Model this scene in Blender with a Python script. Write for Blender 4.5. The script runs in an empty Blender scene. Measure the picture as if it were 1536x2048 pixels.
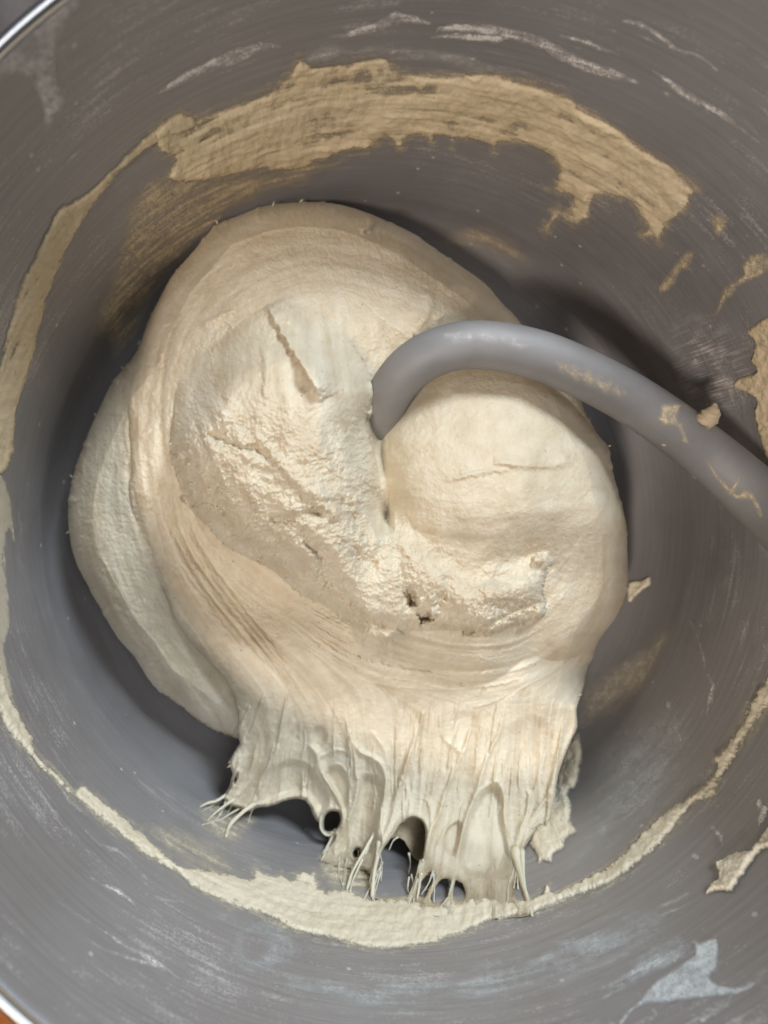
import bpy, math, random
import numpy as np
from mathutils import Vector
from mathutils.bvhtree import BVHTree

# ------------------------------------------------------------------ camera, world, lamps, exposure
S = 0.01                       # the scene is designed in centimetres, built in metres
ZC, F, CX, CY = 28.9, 1547.0, 512.0, 1045.0     # lens height (cm), focal length and optical axis in photo pixels
CAMX = -3.4                    # the lens stands left of the bowl's axis (cm)
sc = bpy.context.scene
C = bpy.context.collection
cam = bpy.data.cameras.new('camera')
cam.sensor_fit = 'AUTO'
cam.sensor_width = 36.0
cam.lens = 36.0 * F / 2048.0
cam.shift_x = -(CX - 768.0) / 2048.0
cam.shift_y = (CY - 1024.0) / 2048.0
cam.clip_start = 0.005
cam.clip_end = 50
cam.dof.use_dof = True
cam.dof.focus_distance = 0.195
cam.dof.aperture_fstop = 11.0
cam_o = bpy.data.objects.new('camera', cam)
cam_o.location = (CAMX * S, 0, ZC * S)
C.objects.link(cam_o)
sc.camera = cam_o

world = bpy.data.worlds.new('World')
sc.world = world
world.use_nodes = True
bg = world.node_tree.nodes['Background']
bg.inputs['Color'].default_value = (0.60, 0.54, 0.50, 1)
bg.inputs['Strength'].default_value = 0.035

def area_lamp(name, loc, target, sx, sy, power, col):
    l = bpy.data.lights.new(name, 'AREA')
    l.shape = 'RECTANGLE'
    l.size, l.size_y = sx, sy
    l.energy = power
    l.color = col
    o = bpy.data.objects.new(name, l)
    o.location = loc
    d = Vector(target) - Vector(loc)
    o.rotation_euler = d.to_track_quat('-Z', 'Y').to_euler()
    C.objects.link(o)
    return o

_el, _D = math.radians(57.5), 1.7
_kx, _ky = -0.75, -0.66
area_lamp('window_lamp', (_kx * math.cos(_el) * _D, _ky * math.cos(_el) * _D, 0.07 + math.sin(_el) * _D),
          (0, 0, 0.07), 0.16, 0.16, 18.0, (1.0, 0.86, 0.73))
area_lamp('overhead_fill_lamp', (0.10, 0.05, 1.40), (0, 0, 0.05), 0.55, 0.55, 4.0, (0.95, 0.97, 1.0))  # unseen soft fill added overhead to ease the contrast
area_lamp('far_window_lamp', (0.44, 0.92, 1.16), (0, -0.02, 0.06), 0.40, 0.40, 24.0, (0.85, 0.94, 1.0))

sc.view_settings.view_transform = 'Standard'
sc.view_settings.look = 'None'
sc.view_settings.gamma = 1
sc.view_settings.exposure = -0.10
sc.render.engine = 'CYCLES'
try:
    sc.cycles.use_denoising = True
    sc.cycles.max_bounces = 8
    sc.cycles.transparent_max_bounces = 12
except Exception:
    pass

# ------------------------------------------------------------------ numpy helpers
f4 = np.float32
def A(l): return np.array(l, dtype=np.float64)

def catmull(pts, n=4, closed=True):
    p = A(pts); m = len(p); out = []
    rng = range(m) if closed else range(m - 1)
    for i in rng:
        if closed:
            p0, p1, p2, p3 = p[(i - 1) % m], p[i], p[(i + 1) % m], p[(i + 2) % m]
        else:
            p1, p2 = p[i], p[i + 1]
            p0 = p[i - 1] if i > 0 else 2 * p1 - p2
            p3 = p[i + 2] if i + 2 < m else 2 * p2 - p1
        for k in range(n):
            t = k / n
            out.append(0.5 * (2 * p1 + (p2 - p0) * t + (2 * p0 - 5 * p1 + 4 * p2 - p3) * t * t
                              + (3 * p1 - p0 - 3 * p2 + p3) * t ** 3))
    if not closed: out.append(p[-1])
    return np.array(out)

def poly_sdf(px, py, poly):
    """signed distance, positive inside"""
    shp = px.shape
    x = px.ravel().astype(f4); y = py.ravel().astype(f4)
    d2 = np.full(x.shape, 1e12, f4); ins = np.zeros(x.shape, bool)
    m = len(poly)
    for i in range(m):
        ax, ay = poly[i]; bx, by = poly[(i + 1) % m]
        ex, ey = bx - ax, by - ay
        L = ex * ex + ey * ey
        if L < 1e-9: continue
        t = np.clip(((x - ax) * ex + (y - ay) * ey) / L, 0, 1)
        dx = x - ax - t * ex; dy = y - ay - t * ey
        np.minimum(d2, dx * dx + dy * dy, out=d2)
        if abs(ey) > 1e-9:
            c = ((ay > y) != (by > y)) & (x < ex * (y - ay) / ey + ax)
            ins ^= c
    d = np.sqrt(d2)
    return np.where(ins, d, -d).reshape(shp)

def line_dist(px, py, pts, radii=None):
    """distance to a polyline and the interpolated radius there"""
    best = np.full(px.shape, 1e6, f4); rr = np.ones(px.shape, f4); tt = np.zeros(px.shape, f4)
    m = len(pts)
    for i in range(m - 1):
        ax, ay = pts[i]; bx, by = pts[i + 1]
        ex, ey = bx - ax, by - ay
        L = ex * ex + ey * ey + 1e-9
        t = np.clip(((px - ax) * ex + (py - ay) * ey) / L, 0, 1)
        d = np.hypot(px - ax - t * ex, py - ay - t * ey)
        k = d < best
        best[k] = d[k]
        tt[k] = ((i + t) / (m - 1))[k]
        if radii is not None:
            rr[k] = (radii[i] + (radii[i + 1] - radii[i]) * t)[k]
    return best, rr, tt

_rng = np.random.default_rng(7)
_PERM = _rng.permutation(4096)
_GR = _rng.uniform(0, 2 * np.pi, 4096)
_GX, _GY = np.cos(_GR).astype(f4), np.sin(_GR).astype(f4)
def perlin(x, y, seed=0):
    xi = np.floor(x).astype(np.int64); yi = np.floor(y).astype(np.int64)
    xf = (x - xi).astype(f4); yf = (y - yi).astype(f4)
    u = xf * xf * xf * (xf * (xf * 6 - 15) + 10); v = yf * yf * yf * (yf * (yf * 6 - 15) + 10)
    def g(ix, iy, fx, fy):
        h = _PERM[(_PERM[(ix + seed * 131) & 4095] + iy) & 4095]
        return _GX[h] * fx + _GY[h] * fy
    a = g(xi, yi, xf, yf); b = g(xi + 1, yi, xf - 1, yf)
    c = g(xi, yi + 1, xf, yf - 1); d = g(xi + 1, yi + 1, xf - 1, yf - 1)
    return 1.4 * ((a * (1 - u) + b * u) * (1 - v) + (c * (1 - u) + d * u) * v)
def fbm(x, y, seed=0, o=4, gain=0.5):
    s = 0; a = 1.0; f = 1.0; n = 0
    for k in range(o):
        s = s + a * perlin(x * f + 17.3 * k, y * f - 9.1 * k, seed + k); n += a
        a *= gain; f *= 2.03
    return s / n
def sstep(a, b, x):
    t = np.clip((x - a) / (b - a), 0, 1); return t * t * (3 - 2 * t)
def blur(a, r):
    """gaussian blur, separable, radius r in cells"""
    if r <= 0: return a
    n = int(3 * r + 1); k = np.exp(-0.5 * (np.arange(-n, n + 1) / r) ** 2); k /= k.sum()
    def one(b):
        p = np.pad(b, ((n, n), (0, 0)), mode='edge'); o = np.zeros_like(b)
        for i, w in enumerate(k): o += f4(w) * p[i:i + b.shape[0]]
        return o
    return one(one(a.astype(f4)).T.copy()).T.copy()
def bilin(a, gx, gy):
    x = np.clip(gx, 0, a.shape[1] - 1.001); y = np.clip(gy, 0, a.shape[0] - 1.001)
    xi = x.astype(np.int64); yi = y.astype(np.int64); fx = (x - xi).astype(f4); fy = (y - yi).astype(f4)
    return ((a[yi, xi] * (1 - fx) + a[yi, xi + 1] * fx) * (1 - fy) + (a[yi + 1, xi] * (1 - fx) + a[yi + 1, xi + 1] * fx) * fy)
def tps(ctrl):
    c = A(ctrl); p = c[:, :2] / 300.0; z = c[:, 2]; n = len(c)
    def U(d2): return d2 * np.log(d2 + 1e-12)
    d2 = ((p[:, None] - p[None]) ** 2).sum(-1)
    K = U(d2) + np.eye(n) * 0.01
    P = np.c_[np.ones(n), p]
    M = np.block([[K, P], [P.T, np.zeros((3, 3))]])
    w = np.linalg.solve(M, np.r_[z, 0, 0, 0])
    def ev(px, py):
        x = px / 300.0; y = py / 300.0
        r = w[n] + w[n + 1] * x + w[n + 2] * y
        for i in range(n): r = r + w[i] * U((x - p[i, 0]) ** 2 + (y - p[i, 1]) ** 2)
        return r.astype(f4)
    return ev

def ray(px, py, z):
    """point of the lens ray through a photo pixel at height z (cm)"""
    return CAMX + (px - CX) * (ZC - z) / F, -(py - CY) * (ZC - z) / F

# ------------------------------------------------------------------ bowl profile (cm)
def bowl_r(z):
    z = np.asarray(z, float)
    lo = 10.0 * np.power(np.clip(1 - np.power(np.clip((5.2 - z) / 5.2, 0, 1), 2.4), 0, 1), 1 / 2.4)
    return np.where(z < 5.2, lo, 10.0 + (z - 5.2) * 0.093)
BZ_TOP = 16.0
_zt = np.r_[np.linspace(0, 0.5, 120), np.linspace(0.5, 5.2, 200)[1:], np.linspace(5.2, BZ_TOP + 2, 150)[1:]]
_rt = bowl_r(_zt)
_drdz = np.gradient(_rt, _zt)
def bowl_z(px, py):
    """height at which the lens ray of a photo pixel meets the inside of the bowl"""
    px = np.asarray(px, float); py = np.asarray(py, float)
    lo = np.zeros(np.broadcast(px, py).shape); hi = lo + BZ_TOP + 2
    for _ in range(26):
        mid = 0.5 * (lo + hi); x, y = ray(px, py, mid)
        out = x * x + y * y > np.interp(mid, _zt, _rt) ** 2
        lo = np.where(out, mid, lo); hi = np.where(out, hi, mid)
    return 0.5 * (lo + hi)
def bowl_at(px, py):
    """bowl surface seen at a photo pixel: point (cm) and inward normal"""
    z = bowl_z(px, py); x, y = ray(px, py, z); r = np.hypot(x, y) + 1e-6
    ux, uy = x / r, y / r
    sl = np.interp(z, _zt, _drdz)
    nr, nz = -1.0 / np.sqrt(1 + sl * sl), sl / np.sqrt(1 + sl * sl)
    return np.stack([x, y, z], -1), np.stack([ux * nr, uy * nr, nz], -1)

# ------------------------------------------------------------------ node helpers
def new_mat(name):
    m = bpy.data.materials.new(name); m.use_nodes = True
    nt = m.node_tree; nt.nodes.clear()
    return m, nt
def nd(nt, t, **kw):
    n = nt.nodes.new(t)
    for k, v in kw.items():
        if k.startswith('i_'): n.inputs[int(k[2:])].default_value = v
        else: setattr(n, k, v)
    return n
def lk(nt, a, b): nt.links.new(a, b)
def mth(nt, op, a, b=None, c=None, clamp=False):
    n = nt.nodes.new('ShaderNodeMath'); n.operation = op; n.use_clamp = clamp
    for i, v in enumerate((a, b, c)):
        if v is None: continue
        if isinstance(v, (int, float)): n.inputs[i].default_value = v
        else: nt.links.new(v, n.inputs[i])
    return n.outputs[0]
def ramp(nt, fac, stops):
    r = nt.nodes.new('ShaderNodeValToRGB'); e = r.color_ramp.elements
    while len(e) < len(stops): e.new(0.5)
    for i, (p, c) in enumerate(stops):
        e[i].position = p; e[i].color = (*c, 1) if len(c) == 3 else c
    nt.links.new(fac, r.inputs[0]); return r.outputs[0]
def noise(nt, vec, scale, detail=4, rough=0.55, dist=0.0):
    n = nd(nt, 'ShaderNodeTexNoise'); n.inputs['Scale'].default_value = scale
    n.inputs['Detail'].default_value = detail; n.inputs['Roughness'].default_value = rough
    n.inputs['Distortion'].default_value = dist
    if vec is not None: nt.links.new(vec, n.inputs['Vector'])
    return n.outputs['Fac']

def dough_material(name, c_lo, c_hi, sss=0.25, cover=False, rough=0.5, specks=True, bump=0.25, gloss=0.35, tone=False):
    m, nt = new_mat(name)
    tc = nd(nt, 'ShaderNodeTexCoord'); ob = tc.outputs['Object']
    n1 = noise(nt, ob, 45, 5, 0.6); n2 = noise(nt, ob, 700, 4, 0.65)
    mixf = mth(nt, 'ADD', mth(nt, 'MULTIPLY', n1, 0.7), mth(nt, 'MULTIPLY', n2, 0.3))
    if tone:
        ta = nd(nt, 'ShaderNodeAttribute', attribute_name='tone')
        mixf = mth(nt, 'ADD', mth(nt, 'MULTIPLY', mixf, 0.4), mth(nt, 'MULTIPLY', ta.outputs['Fac'], 0.6))
    col = ramp(nt, mixf, [(0.30, c_lo), (0.68, c_hi)])
    if specks:
        v = nd(nt, 'ShaderNodeTexVoronoi'); v.inputs['Scale'].default_value = 420
        lk(nt, ob, v.inputs['Vector'])
        sep = nd(nt, 'ShaderNodeSeparateColor'); lk(nt, v.outputs['Color'], sep.inputs[0])
        pick = mth(nt, 'GREATER_THAN', sep.outputs[0], 0.90)
        dot = mth(nt, 'LESS_THAN', v.outputs['Distance'], 0.13)
        sp = mth(nt, 'MULTIPLY', mth(nt, 'MULTIPLY', pick, dot), 0.4)
        mx = nd(nt, 'ShaderNodeMix', data_type='RGBA')
        lk(nt, sp, mx.inputs[0]); lk(nt, col, mx.inputs[6]); mx.inputs[7].default_value = (0.22, 0.13, 0.07, 1)
        col = mx.outputs[2]
    bs = nd(nt, 'ShaderNodeBsdfPrincipled')
    lk(nt, col, bs.inputs['Base Color'])
    rg = mth(nt, 'MULTIPLY_ADD', noise(nt, ob, 260, 3), 0.35, rough - 0.17, clamp=True)
    lk(nt, rg, bs.inputs['Roughness'])
    bs.inputs['Specular IOR Level'].default_value = gloss
    bs.inputs['Subsurface Weight'].default_value = sss
    bs.inputs['Subsurface Radius'].default_value = (1.0, 0.6, 0.3)
    bs.inputs['Subsurface Scale'].default_value = 0.0035
    b = nd(nt, 'ShaderNodeBump'); b.inputs['Strength'].default_value = bump; b.inputs['Distance'].default_value = 0.0006
    hh = mth(nt, 'ADD', noise(nt, ob, 1300, 5, 0.75), mth(nt, 'MULTIPLY', noise(nt, ob, 330, 4, 0.6), 0.9))
    lk(nt, hh, b.inputs['Height']); lk(nt, b.outputs[0], bs.inputs['Normal'])
    out = nd(nt, 'ShaderNodeOutputMaterial')
    if cover:
        at = nd(nt, 'ShaderNodeAttribute', attribute_name='cover')
        tr = nd(nt, 'ShaderNodeBsdfTransparent'); ms = nd(nt, 'ShaderNodeMixShader')
        lk(nt, at.outputs['Fac'], ms.inputs[0]); lk(nt, tr.outputs[0], ms.inputs[1]); lk(nt, bs.outputs[0], ms.inputs[2])
        lk(nt, ms.outputs[0], out.inputs[0])
    else:
        lk(nt, bs.outputs[0], out.inputs[0])
    return m

M_DOUGH = dough_material('dough', (0.55, 0.455, 0.32), (0.74, 0.67, 0.535), sss=0.25, tone=True, bump=0.55, rough=0.58, gloss=0.25)
M_SKIRT = dough_material('stretched_skirt', (0.55, 0.455, 0.32), (0.74, 0.67, 0.535), sss=0.25, tone=True, cover=True, bump=0.55, rough=0.56, gloss=0.25)
M_SMEAR = dough_material('dried_dough', (0.68, 0.56, 0.37), (0.84, 0.72, 0.52), sss=0.0, cover=True, rough=0.6)
M_WET = dough_material('wet_dough', (0.68, 0.605, 0.45), (0.85, 0.785, 0.645), sss=0.0, cover=True, rough=0.45)
M_FLOUR = dough_material('flour', (0.76, 0.72, 0.71), (0.90, 0.87, 0.86), sss=0.0, cover=True, rough=0.9, specks=False, gloss=0.1)
M_SLURRY = dough_material('milky_slurry', (0.66, 0.71, 0.74), (0.76, 0.80, 0.83), sss=0.0, cover=True, rough=0.3, specks=False, bump=0.05, gloss=0.5)
M_STRAND = dough_material('stretched_dough', (0.66, 0.60, 0.46), (0.78, 0.72, 0.58), sss=0.3, specks=False, rough=0.42)

def metal_material():
    m, nt = new_mat('brushed_steel')
    tc = nd(nt, 'ShaderNodeTexCoord'); ob = tc.outputs['Object']
    sp = nd(nt, 'ShaderNodeSeparateXYZ'); lk(nt, ob, sp.inputs[0])
    th = mth(nt, 'ARCTAN2', sp.outputs[1], sp.outputs[0])
    r = mth(nt, 'SQRT', mth(nt, 'ADD', mth(nt, 'POWER', sp.outputs[0], 2.0), mth(nt, 'POWER', sp.outputs[1], 2.0)))
    s = mth(nt, 'ADD', sp.outputs[2], r)
    def tv(a, b, w=0.0):
        c = nd(nt, 'ShaderNodeCombineXYZ')
        lk(nt, mth(nt, 'MULTIPLY', th, a), c.inputs[0]); lk(nt, mth(nt, 'MULTIPLY', s, b), c.inputs[1]); c.inputs[2].default_value = w
        return c.outputs[0]
    brush = noise(nt, tv(5, 2600), 1.0, 4, 0.7)
    brush2 = noise(nt, tv(2.0, 700, 3.1), 1.0, 3, 0.6)
    cloud = noise(nt, ob, 22, 5, 0.6)
    bs = nd(nt, 'ShaderNodeBsdfPrincipled')
    bs.inputs['Metallic'].default_value = 1.0
    col = ramp(nt, mth(nt, 'ADD', mth(nt, 'MULTIPLY', brush, 0.5), mth(nt, 'MULTIPLY', brush2, 0.5)),
               [(0.3, (0.22, 0.213, 0.22)), (0.7, (0.42, 0.41, 0.42))])
    lk(nt, col, bs.inputs['Base Color'])
    lk(nt, mth(nt, 'ADD', mth(nt, 'MULTIPLY', brush, 0.20), mth(nt, 'MULTIPLY_ADD', cloud, 0.16, 0.24)), bs.inputs['Roughness'])
    bs.inputs['Anisotropic'].default_value = 0.75; bs.inputs['Anisotropic Rotation'].default_value = 0.25
    tg = nd(nt, 'ShaderNodeTangent', direction_type='RADIAL', axis='Z'); lk(nt, tg.outputs[0], bs.inputs['Tangent'])
    b = nd(nt, 'ShaderNodeBump'); b.inputs['Strength'].default_value = 0.22; b.inputs['Distance'].default_value = 0.0003
    lk(nt, mth(nt, 'ADD', brush, brush2), b.inputs['Height']); lk(nt, b.outputs[0], bs.inputs['Normal'])
    # scratched patch on the wall, its lamp sheen painted in as lighter lines
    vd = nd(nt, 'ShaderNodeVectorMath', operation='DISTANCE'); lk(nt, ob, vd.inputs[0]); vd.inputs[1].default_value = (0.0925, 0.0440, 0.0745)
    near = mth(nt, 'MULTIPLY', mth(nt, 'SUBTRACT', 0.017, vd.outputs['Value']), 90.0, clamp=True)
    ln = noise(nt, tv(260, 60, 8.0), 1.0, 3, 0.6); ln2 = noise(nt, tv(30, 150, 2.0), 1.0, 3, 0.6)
    scr_sheen = mth(nt, 'MULTIPLY', mth(nt, 'MULTIPLY', mth(nt, 'SUBTRACT', mth(nt, 'ADD', mth(nt, 'MULTIPLY', ln, 0.7), mth(nt, 'MULTIPLY', ln2, 0.5)), 0.58), 6.0, clamp=True), near)
    # thin flour film and specks stuck to the steel
    df = nd(nt, 'ShaderNodeBsdfPrincipled'); df.inputs['Base Color'].default_value = (0.38, 0.375, 0.395, 1)
    df.inputs['Roughness'].default_value = 0.8; df.inputs['Specular IOR Level'].default_value = 0.2
    streak = noise(nt, tv(5, 480, 1.7), 1.0, 6, 0.75)
    patch = noise(nt, tv(3.2, 34, 5.0), 1.0, 4, 0.6)
    grain = noise(nt, ob, 1500, 2, 0.5)
    film = mth(nt, 'MULTIPLY', mth(nt, 'MULTIPLY_ADD', cloud, 0.5, 0.16), 1.0)
    sk = mth(nt, 'MULTIPLY', mth(nt, 'SUBTRACT', mth(nt, 'ADD', mth(nt, 'MULTIPLY', streak, 0.55), mth(nt, 'ADD', mth(nt, 'MULTIPLY', patch, 0.45), mth(nt, 'MULTIPLY', grain, 0.30))), 0.70), 8.0, clamp=True)
    hi = mth(nt, 'MULTIPLY', mth(nt, 'SUBTRACT', sp.outputs[2], 0.045), 30.0, clamp=True)
    sk = mth(nt, 'MULTIPLY', mth(nt, 'MULTIPLY', sk, hi), 0.62)
    v = nd(nt, 'ShaderNodeTexVoronoi'); v.inputs['Scale'].default_value = 330; lk(nt, ob, v.inputs['Vector'])
    sc_ = nd(nt, 'ShaderNodeSeparateColor'); lk(nt, v.outputs['Color'], sc_.inputs[0])
    dots = mth(nt, 'MULTIPLY', mth(nt, 'GREATER_THAN', sc_.outputs[0], 0.965), mth(nt, 'LESS_THAN', v.outputs['Distance'], 0.2))
    ms0 = nd(nt, 'ShaderNodeMixShader'); lk(nt, film, ms0.inputs[0]); lk(nt, bs.outputs[0], ms0.inputs[1]); lk(nt, df.outputs[0], ms0.inputs[2])
    wf = nd(nt, 'ShaderNodeBsdfDiffuse'); wf.inputs[0].default_value = (0.66, 0.62, 0.62, 1)
    fac = mth(nt, 'ADD', sk, mth(nt, 'MULTIPLY', dots, 0.6), clamp=True)
    ms = nd(nt, 'ShaderNodeMixShader'); lk(nt, fac, ms.inputs[0]); lk(nt, ms0.outputs[0], ms.inputs[1]); lk(nt, wf.outputs[0], ms.inputs[2])
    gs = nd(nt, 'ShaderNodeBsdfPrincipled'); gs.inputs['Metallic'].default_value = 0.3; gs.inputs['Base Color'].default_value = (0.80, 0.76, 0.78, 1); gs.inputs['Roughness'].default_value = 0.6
    ms2 = nd(nt, 'ShaderNodeMixShader'); lk(nt, scr_sheen, ms2.inputs[0]); lk(nt, ms.outputs[0], ms2.inputs[1]); lk(nt, gs.outputs[0], ms2.inputs[2])
    out = nd(nt, 'ShaderNodeOutputMaterial'); lk(nt, ms2.outputs[0], out.inputs[0])
    return m
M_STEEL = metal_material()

def hook_material():
    m, nt = new_mat('burnished_aluminium')
    ob = nd(nt, 'ShaderNodeTexCoord').outputs['Object']
    bs = nd(nt, 'ShaderNodeBsdfPrincipled')
    n1 = noise(nt, ob, 60, 5, 0.6); n2 = noise(nt, ob, 1400, 3, 0.6)
    lk(nt, ramp(nt, n1, [(0.3, (0.20, 0.195, 0.20)), (0.7, (0.26, 0.255, 0.258))]), bs.inputs['Base Color'])
    bs.inputs['Metallic'].default_value = 0.15
    lk(nt, mth(nt, 'MULTIPLY_ADD', n1, 0.2, 0.50), bs.inputs['Roughness'])
    b = nd(nt, 'ShaderNodeBump'); b.inputs['Strength'].default_value = 0.08; b.inputs['Distance'].default_value = 0.0003
    lk(nt, n2, b.inputs['Height']); lk(nt, b.outputs[0], bs.inputs['Normal'])
    v = nd(nt, 'ShaderNodeTexVoronoi'); v.inputs['Scale'].default_value = 260; lk(nt, ob, v.inputs['Vector'])
    s_ = nd(nt, 'ShaderNodeSeparateColor'); lk(nt, v.outputs['Color'], s_.inputs[0])
    dots = mth(nt, 'MULTIPLY', mth(nt, 'GREATER_THAN', s_.outputs[0], 0.93), mth(nt, 'LESS_THAN', v.outputs['Distance'], 0.17))
    df = nd(nt, 'ShaderNodeBsdfDiffuse'); df.inputs[0].default_value = (0.6, 0.53, 0.43, 1)
    ms = nd(nt, 'ShaderNodeMixShader'); lk(nt, mth(nt, 'MULTIPLY', dots, 0.8), ms.inputs[0]); lk(nt, bs.outputs[0], ms.inputs[1]); lk(nt, df.outputs[0], ms.inputs[2])
    out = nd(nt, 'ShaderNodeOutputMaterial'); lk(nt, ms.outputs[0], out.inputs[0])
    return m
M_HOOK = hook_material()

def wood_material():
    m, nt = new_mat('orange_wood')
    ob = nd(nt, 'ShaderNodeTexCoord').outputs['Object']
    mp = nd(nt, 'ShaderNodeMapping'); mp.inputs['Scale'].default_value = (3, 40, 10); lk(nt, ob, mp.inputs[0])
    n1 = noise(nt, mp.outputs[0], 3.0, 6, 0.6, 0.4)
    bs = nd(nt, 'ShaderNodeBsdfPrincipled')
    lk(nt, ramp(nt, n1, [(0.3, (0.50, 0.15, 0.035)), (0.7, (0.72, 0.28, 0.09))]), bs.inputs['Base Color'])
    bs.inputs['Roughness'].default_value = 0.4
    out = nd(nt, 'ShaderNodeOutputMaterial'); lk(nt, bs.outputs[0], out.inputs[0])
    return m
def slate_material():
    m, nt = new_mat('dark_slate')
    ob = nd(nt, 'ShaderNodeTexCoord').outputs['Object']
    n1 = noise(nt, ob, 50, 5, 0.6)
    bs = nd(nt, 'ShaderNodeBsdfPrincipled')
    lk(nt, ramp(nt, n1, [(0.35, (0.035, 0.037, 0.045)), (0.7, (0.10, 0.095, 0.11))]), bs.inputs['Base Color'])
    bs.inputs['Roughness'].default_value = 0.5
    out = nd(nt, 'ShaderNodeOutputMaterial'); lk(nt, bs.outputs[0], out.inputs[0])
    return m

# ------------------------------------------------------------------ object helpers
def tag(o, label=None, cat=None, group=None, kind=None):
    if label: o['label'] = label
    if cat: o['category'] = cat
    if group: o['group'] = group
    if kind: o['kind'] = kind
    return o
def mesh_obj(name, V, Fc, mat, parent=None, smooth=True, normals=None, attr=None, tone=None):
    """V in cm"""
    me = bpy.data.meshes.new(name)
    V = np.asarray(V, dtype=np.float64) * S
    Fc = np.asarray(Fc)
    if Fc.ndim == 2:
        n, k = Fc.shape
        me.vertices.add(len(V)); me.vertices.foreach_set('co', V.ravel().astype(f4))
        me.loops.add(n * k); me.loops.foreach_set('vertex_index', Fc.ravel().astype(np.int32))
        me.polygons.add(n); me.polygons.foreach_set('loop_start', (np.arange(n) * k).astype(np.int32))
        try: me.polygons.foreach_set('loop_total', np.full(n, k, np.int32))
        except Exception: pass
        me.update(calc_edges=True); me.validate()
    if smooth: me.polygons.foreach_set('use_smooth', np.ones(len(me.polygons), bool))
    if attr is not None:
        a = me.attributes.new('cover', 'FLOAT', 'POINT'); a.data.foreach_set('value', np.asarray(attr, f4))
    if tone is not None:
        a = me.attributes.new('tone', 'FLOAT', 'POINT'); a.data.foreach_set('value', np.asarray(tone, f4))
    me.materials.append(mat)
    if normals is not None and len(normals) == len(me.vertices):
        me.normals_split_custom_set_from_vertices([tuple(x) for x in normals])
    o = bpy.data.objects.new(name, me); C.objects.link(o)
    if parent is not None: o.parent = parent
    return o
def empty(name, loc=(0, 0, 0)):
    o = bpy.data.objects.new(name, None); o.empty_display_size = 0.02; o.location = loc; C.objects.link(o); return o
def revolve(prof, n=256, closed=False):
    p = A(prof); m = len(p); a = np.linspace(0, 2 * np.pi, n, endpoint=False)
    V = np.stack([p[:, 0][:, None] * np.cos(a), p[:, 0][:, None] * np.sin(a), np.repeat(p[:, 1][:, None], n, 1)], -1).reshape(-1, 3)
    i = np.arange(m if closed else m - 1)[:, None]; j = np.arange(n)[None]
    i2 = (i + 1) % m; j2 = (j + 1) % n
    Q = np.stack([i * n + j, i * n + j2, i2 * n + j2, i2 * n + j], -1).reshape(-1, 4)
    return V, Q
def tube(path, radii, n=24, sub=6, cap=True, lump=0.0, seed=0):
    """round tube along a smooth path, in cm"""
    p = catmull(path, sub, False); m = len(p)
    rr = np.interp(np.linspace(0, 1, m), np.linspace(0, 1, len(radii)), radii)
    T = np.gradient(p, axis=0); T /= np.linalg.norm(T, axis=1)[:, None] + 1e-12
    up = A((0.13, 0.21, 0.97)); N = np.zeros_like(p)
    v = np.cross(T[0], up); v /= np.linalg.norm(v); 
    for i in range(m):
        v = v - T[i] * (v @ T[i]); v /= np.linalg.norm(v) + 1e-12; N[i] = v
    B = np.cross(T, N)
    a = np.linspace(0, 2 * np.pi, n, endpoint=False)
    R = rr[:, None] * np.ones((1, n))
    if lump: R = R * (1 + lump * fbm(np.arange(m)[:, None] * 0.35 + 0 * a, 1.3 * np.cos(a)[None] + 0 * R, seed, 3))
    V = p[:, None] + R[..., None] * (np.cos(a)[None, :, None] * N[:, None] + np.sin(a)[None, :, None] * B[:, None])
    V = V.reshape(-1, 3)
    i = np.arange(m - 1)[:, None]; j = np.arange(n)[None]; j2 = (j + 1) % n
    Q = np.stack([i * n + j, i * n + j2, (i + 1) * n + j2, (i + 1) * n + j], -1).reshape(-1, 4)
    if cap:
        V = np.r_[V, p[:1], p[-1:]]
        k = np.arange(n); k2 = (k + 1) % n
        c0, c1 = m * n, m * n + 1
        Q = np.r_[Q, np.stack([k2, k, np.full(n, c0), np.full(n, c0)], -1), np.stack([(m - 1) * n + k, (m - 1) * n + k2, np.full(n, c1), np.full(n, c1)], -1)]
    return V, Q
def fix_tris(Q):
    return Q

def tube_obj(name, path, radii, mat, parent=None, n=24, sub=6, lump=0.0, seed=0):
    V, Q = tube(path, radii, n, sub, True, lump, seed)
    me = bpy.data.meshes.new(name)
    faces = [tuple(q) if q[2] != q[3] else tuple(q[:3]) for q in Q.tolist()]
    me.from_pydata((V * S).tolist(), [], faces); me.update()
    me.polygons.foreach_set('use_smooth', np.ones(len(me.polygons), bool))
    me.materials.append(mat)
    o = bpy.data.objects.new(name, me); C.objects.link(o)
    if parent is not None: o.parent = parent
    return o

def grid_faces(inside, snapable):
    """quads of a pixel grid whose 4 corners are all usable; returns faces, vertex remap"""
    ok = inside | snapable
    q = ok[:-1, :-1] & ok[1:, :-1] & ok[:-1, 1:] & ok[1:, 1:]
    ic = inside[:-1, :-1].astype(int) + inside[1:, :-1] + inside[:-1, 1:] + inside[1:, 1:]
    q &= ic >= 1
    idx = np.arange(inside.size).reshape(inside.shape)
    Fq = np.stack([idx[:-1, :-1][q], idx[1:, :-1][q], idx[1:, 1:][q], idx[:-1, 1:][q]], -1)
    return Fq
def snap(px, py, d, step):
    gy, gx = np.gradient(d, step)
    g2 = gx * gx + gy * gy + 1e-3
    out = d < 0
    k = np.where(out, -d / g2, 0)
    k = np.clip(k, 0, 2.5 * step)
    mv = np.hypot(k * gx, k * gy); sc_ = np.where(mv > 1.6 * step, 1.6 * step / (mv + 1e-9), 1)
    return px + k * gx * sc_, py + k * gy * sc_
def compact(V, Fq, *arrs):
    used = np.unique(Fq); remap = np.full(len(V), -1, np.int64); remap[used] = np.arange(len(used))
    return (V[used], remap[Fq]) + tuple(a[used] if a is not None else None for a in arrs)

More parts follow.
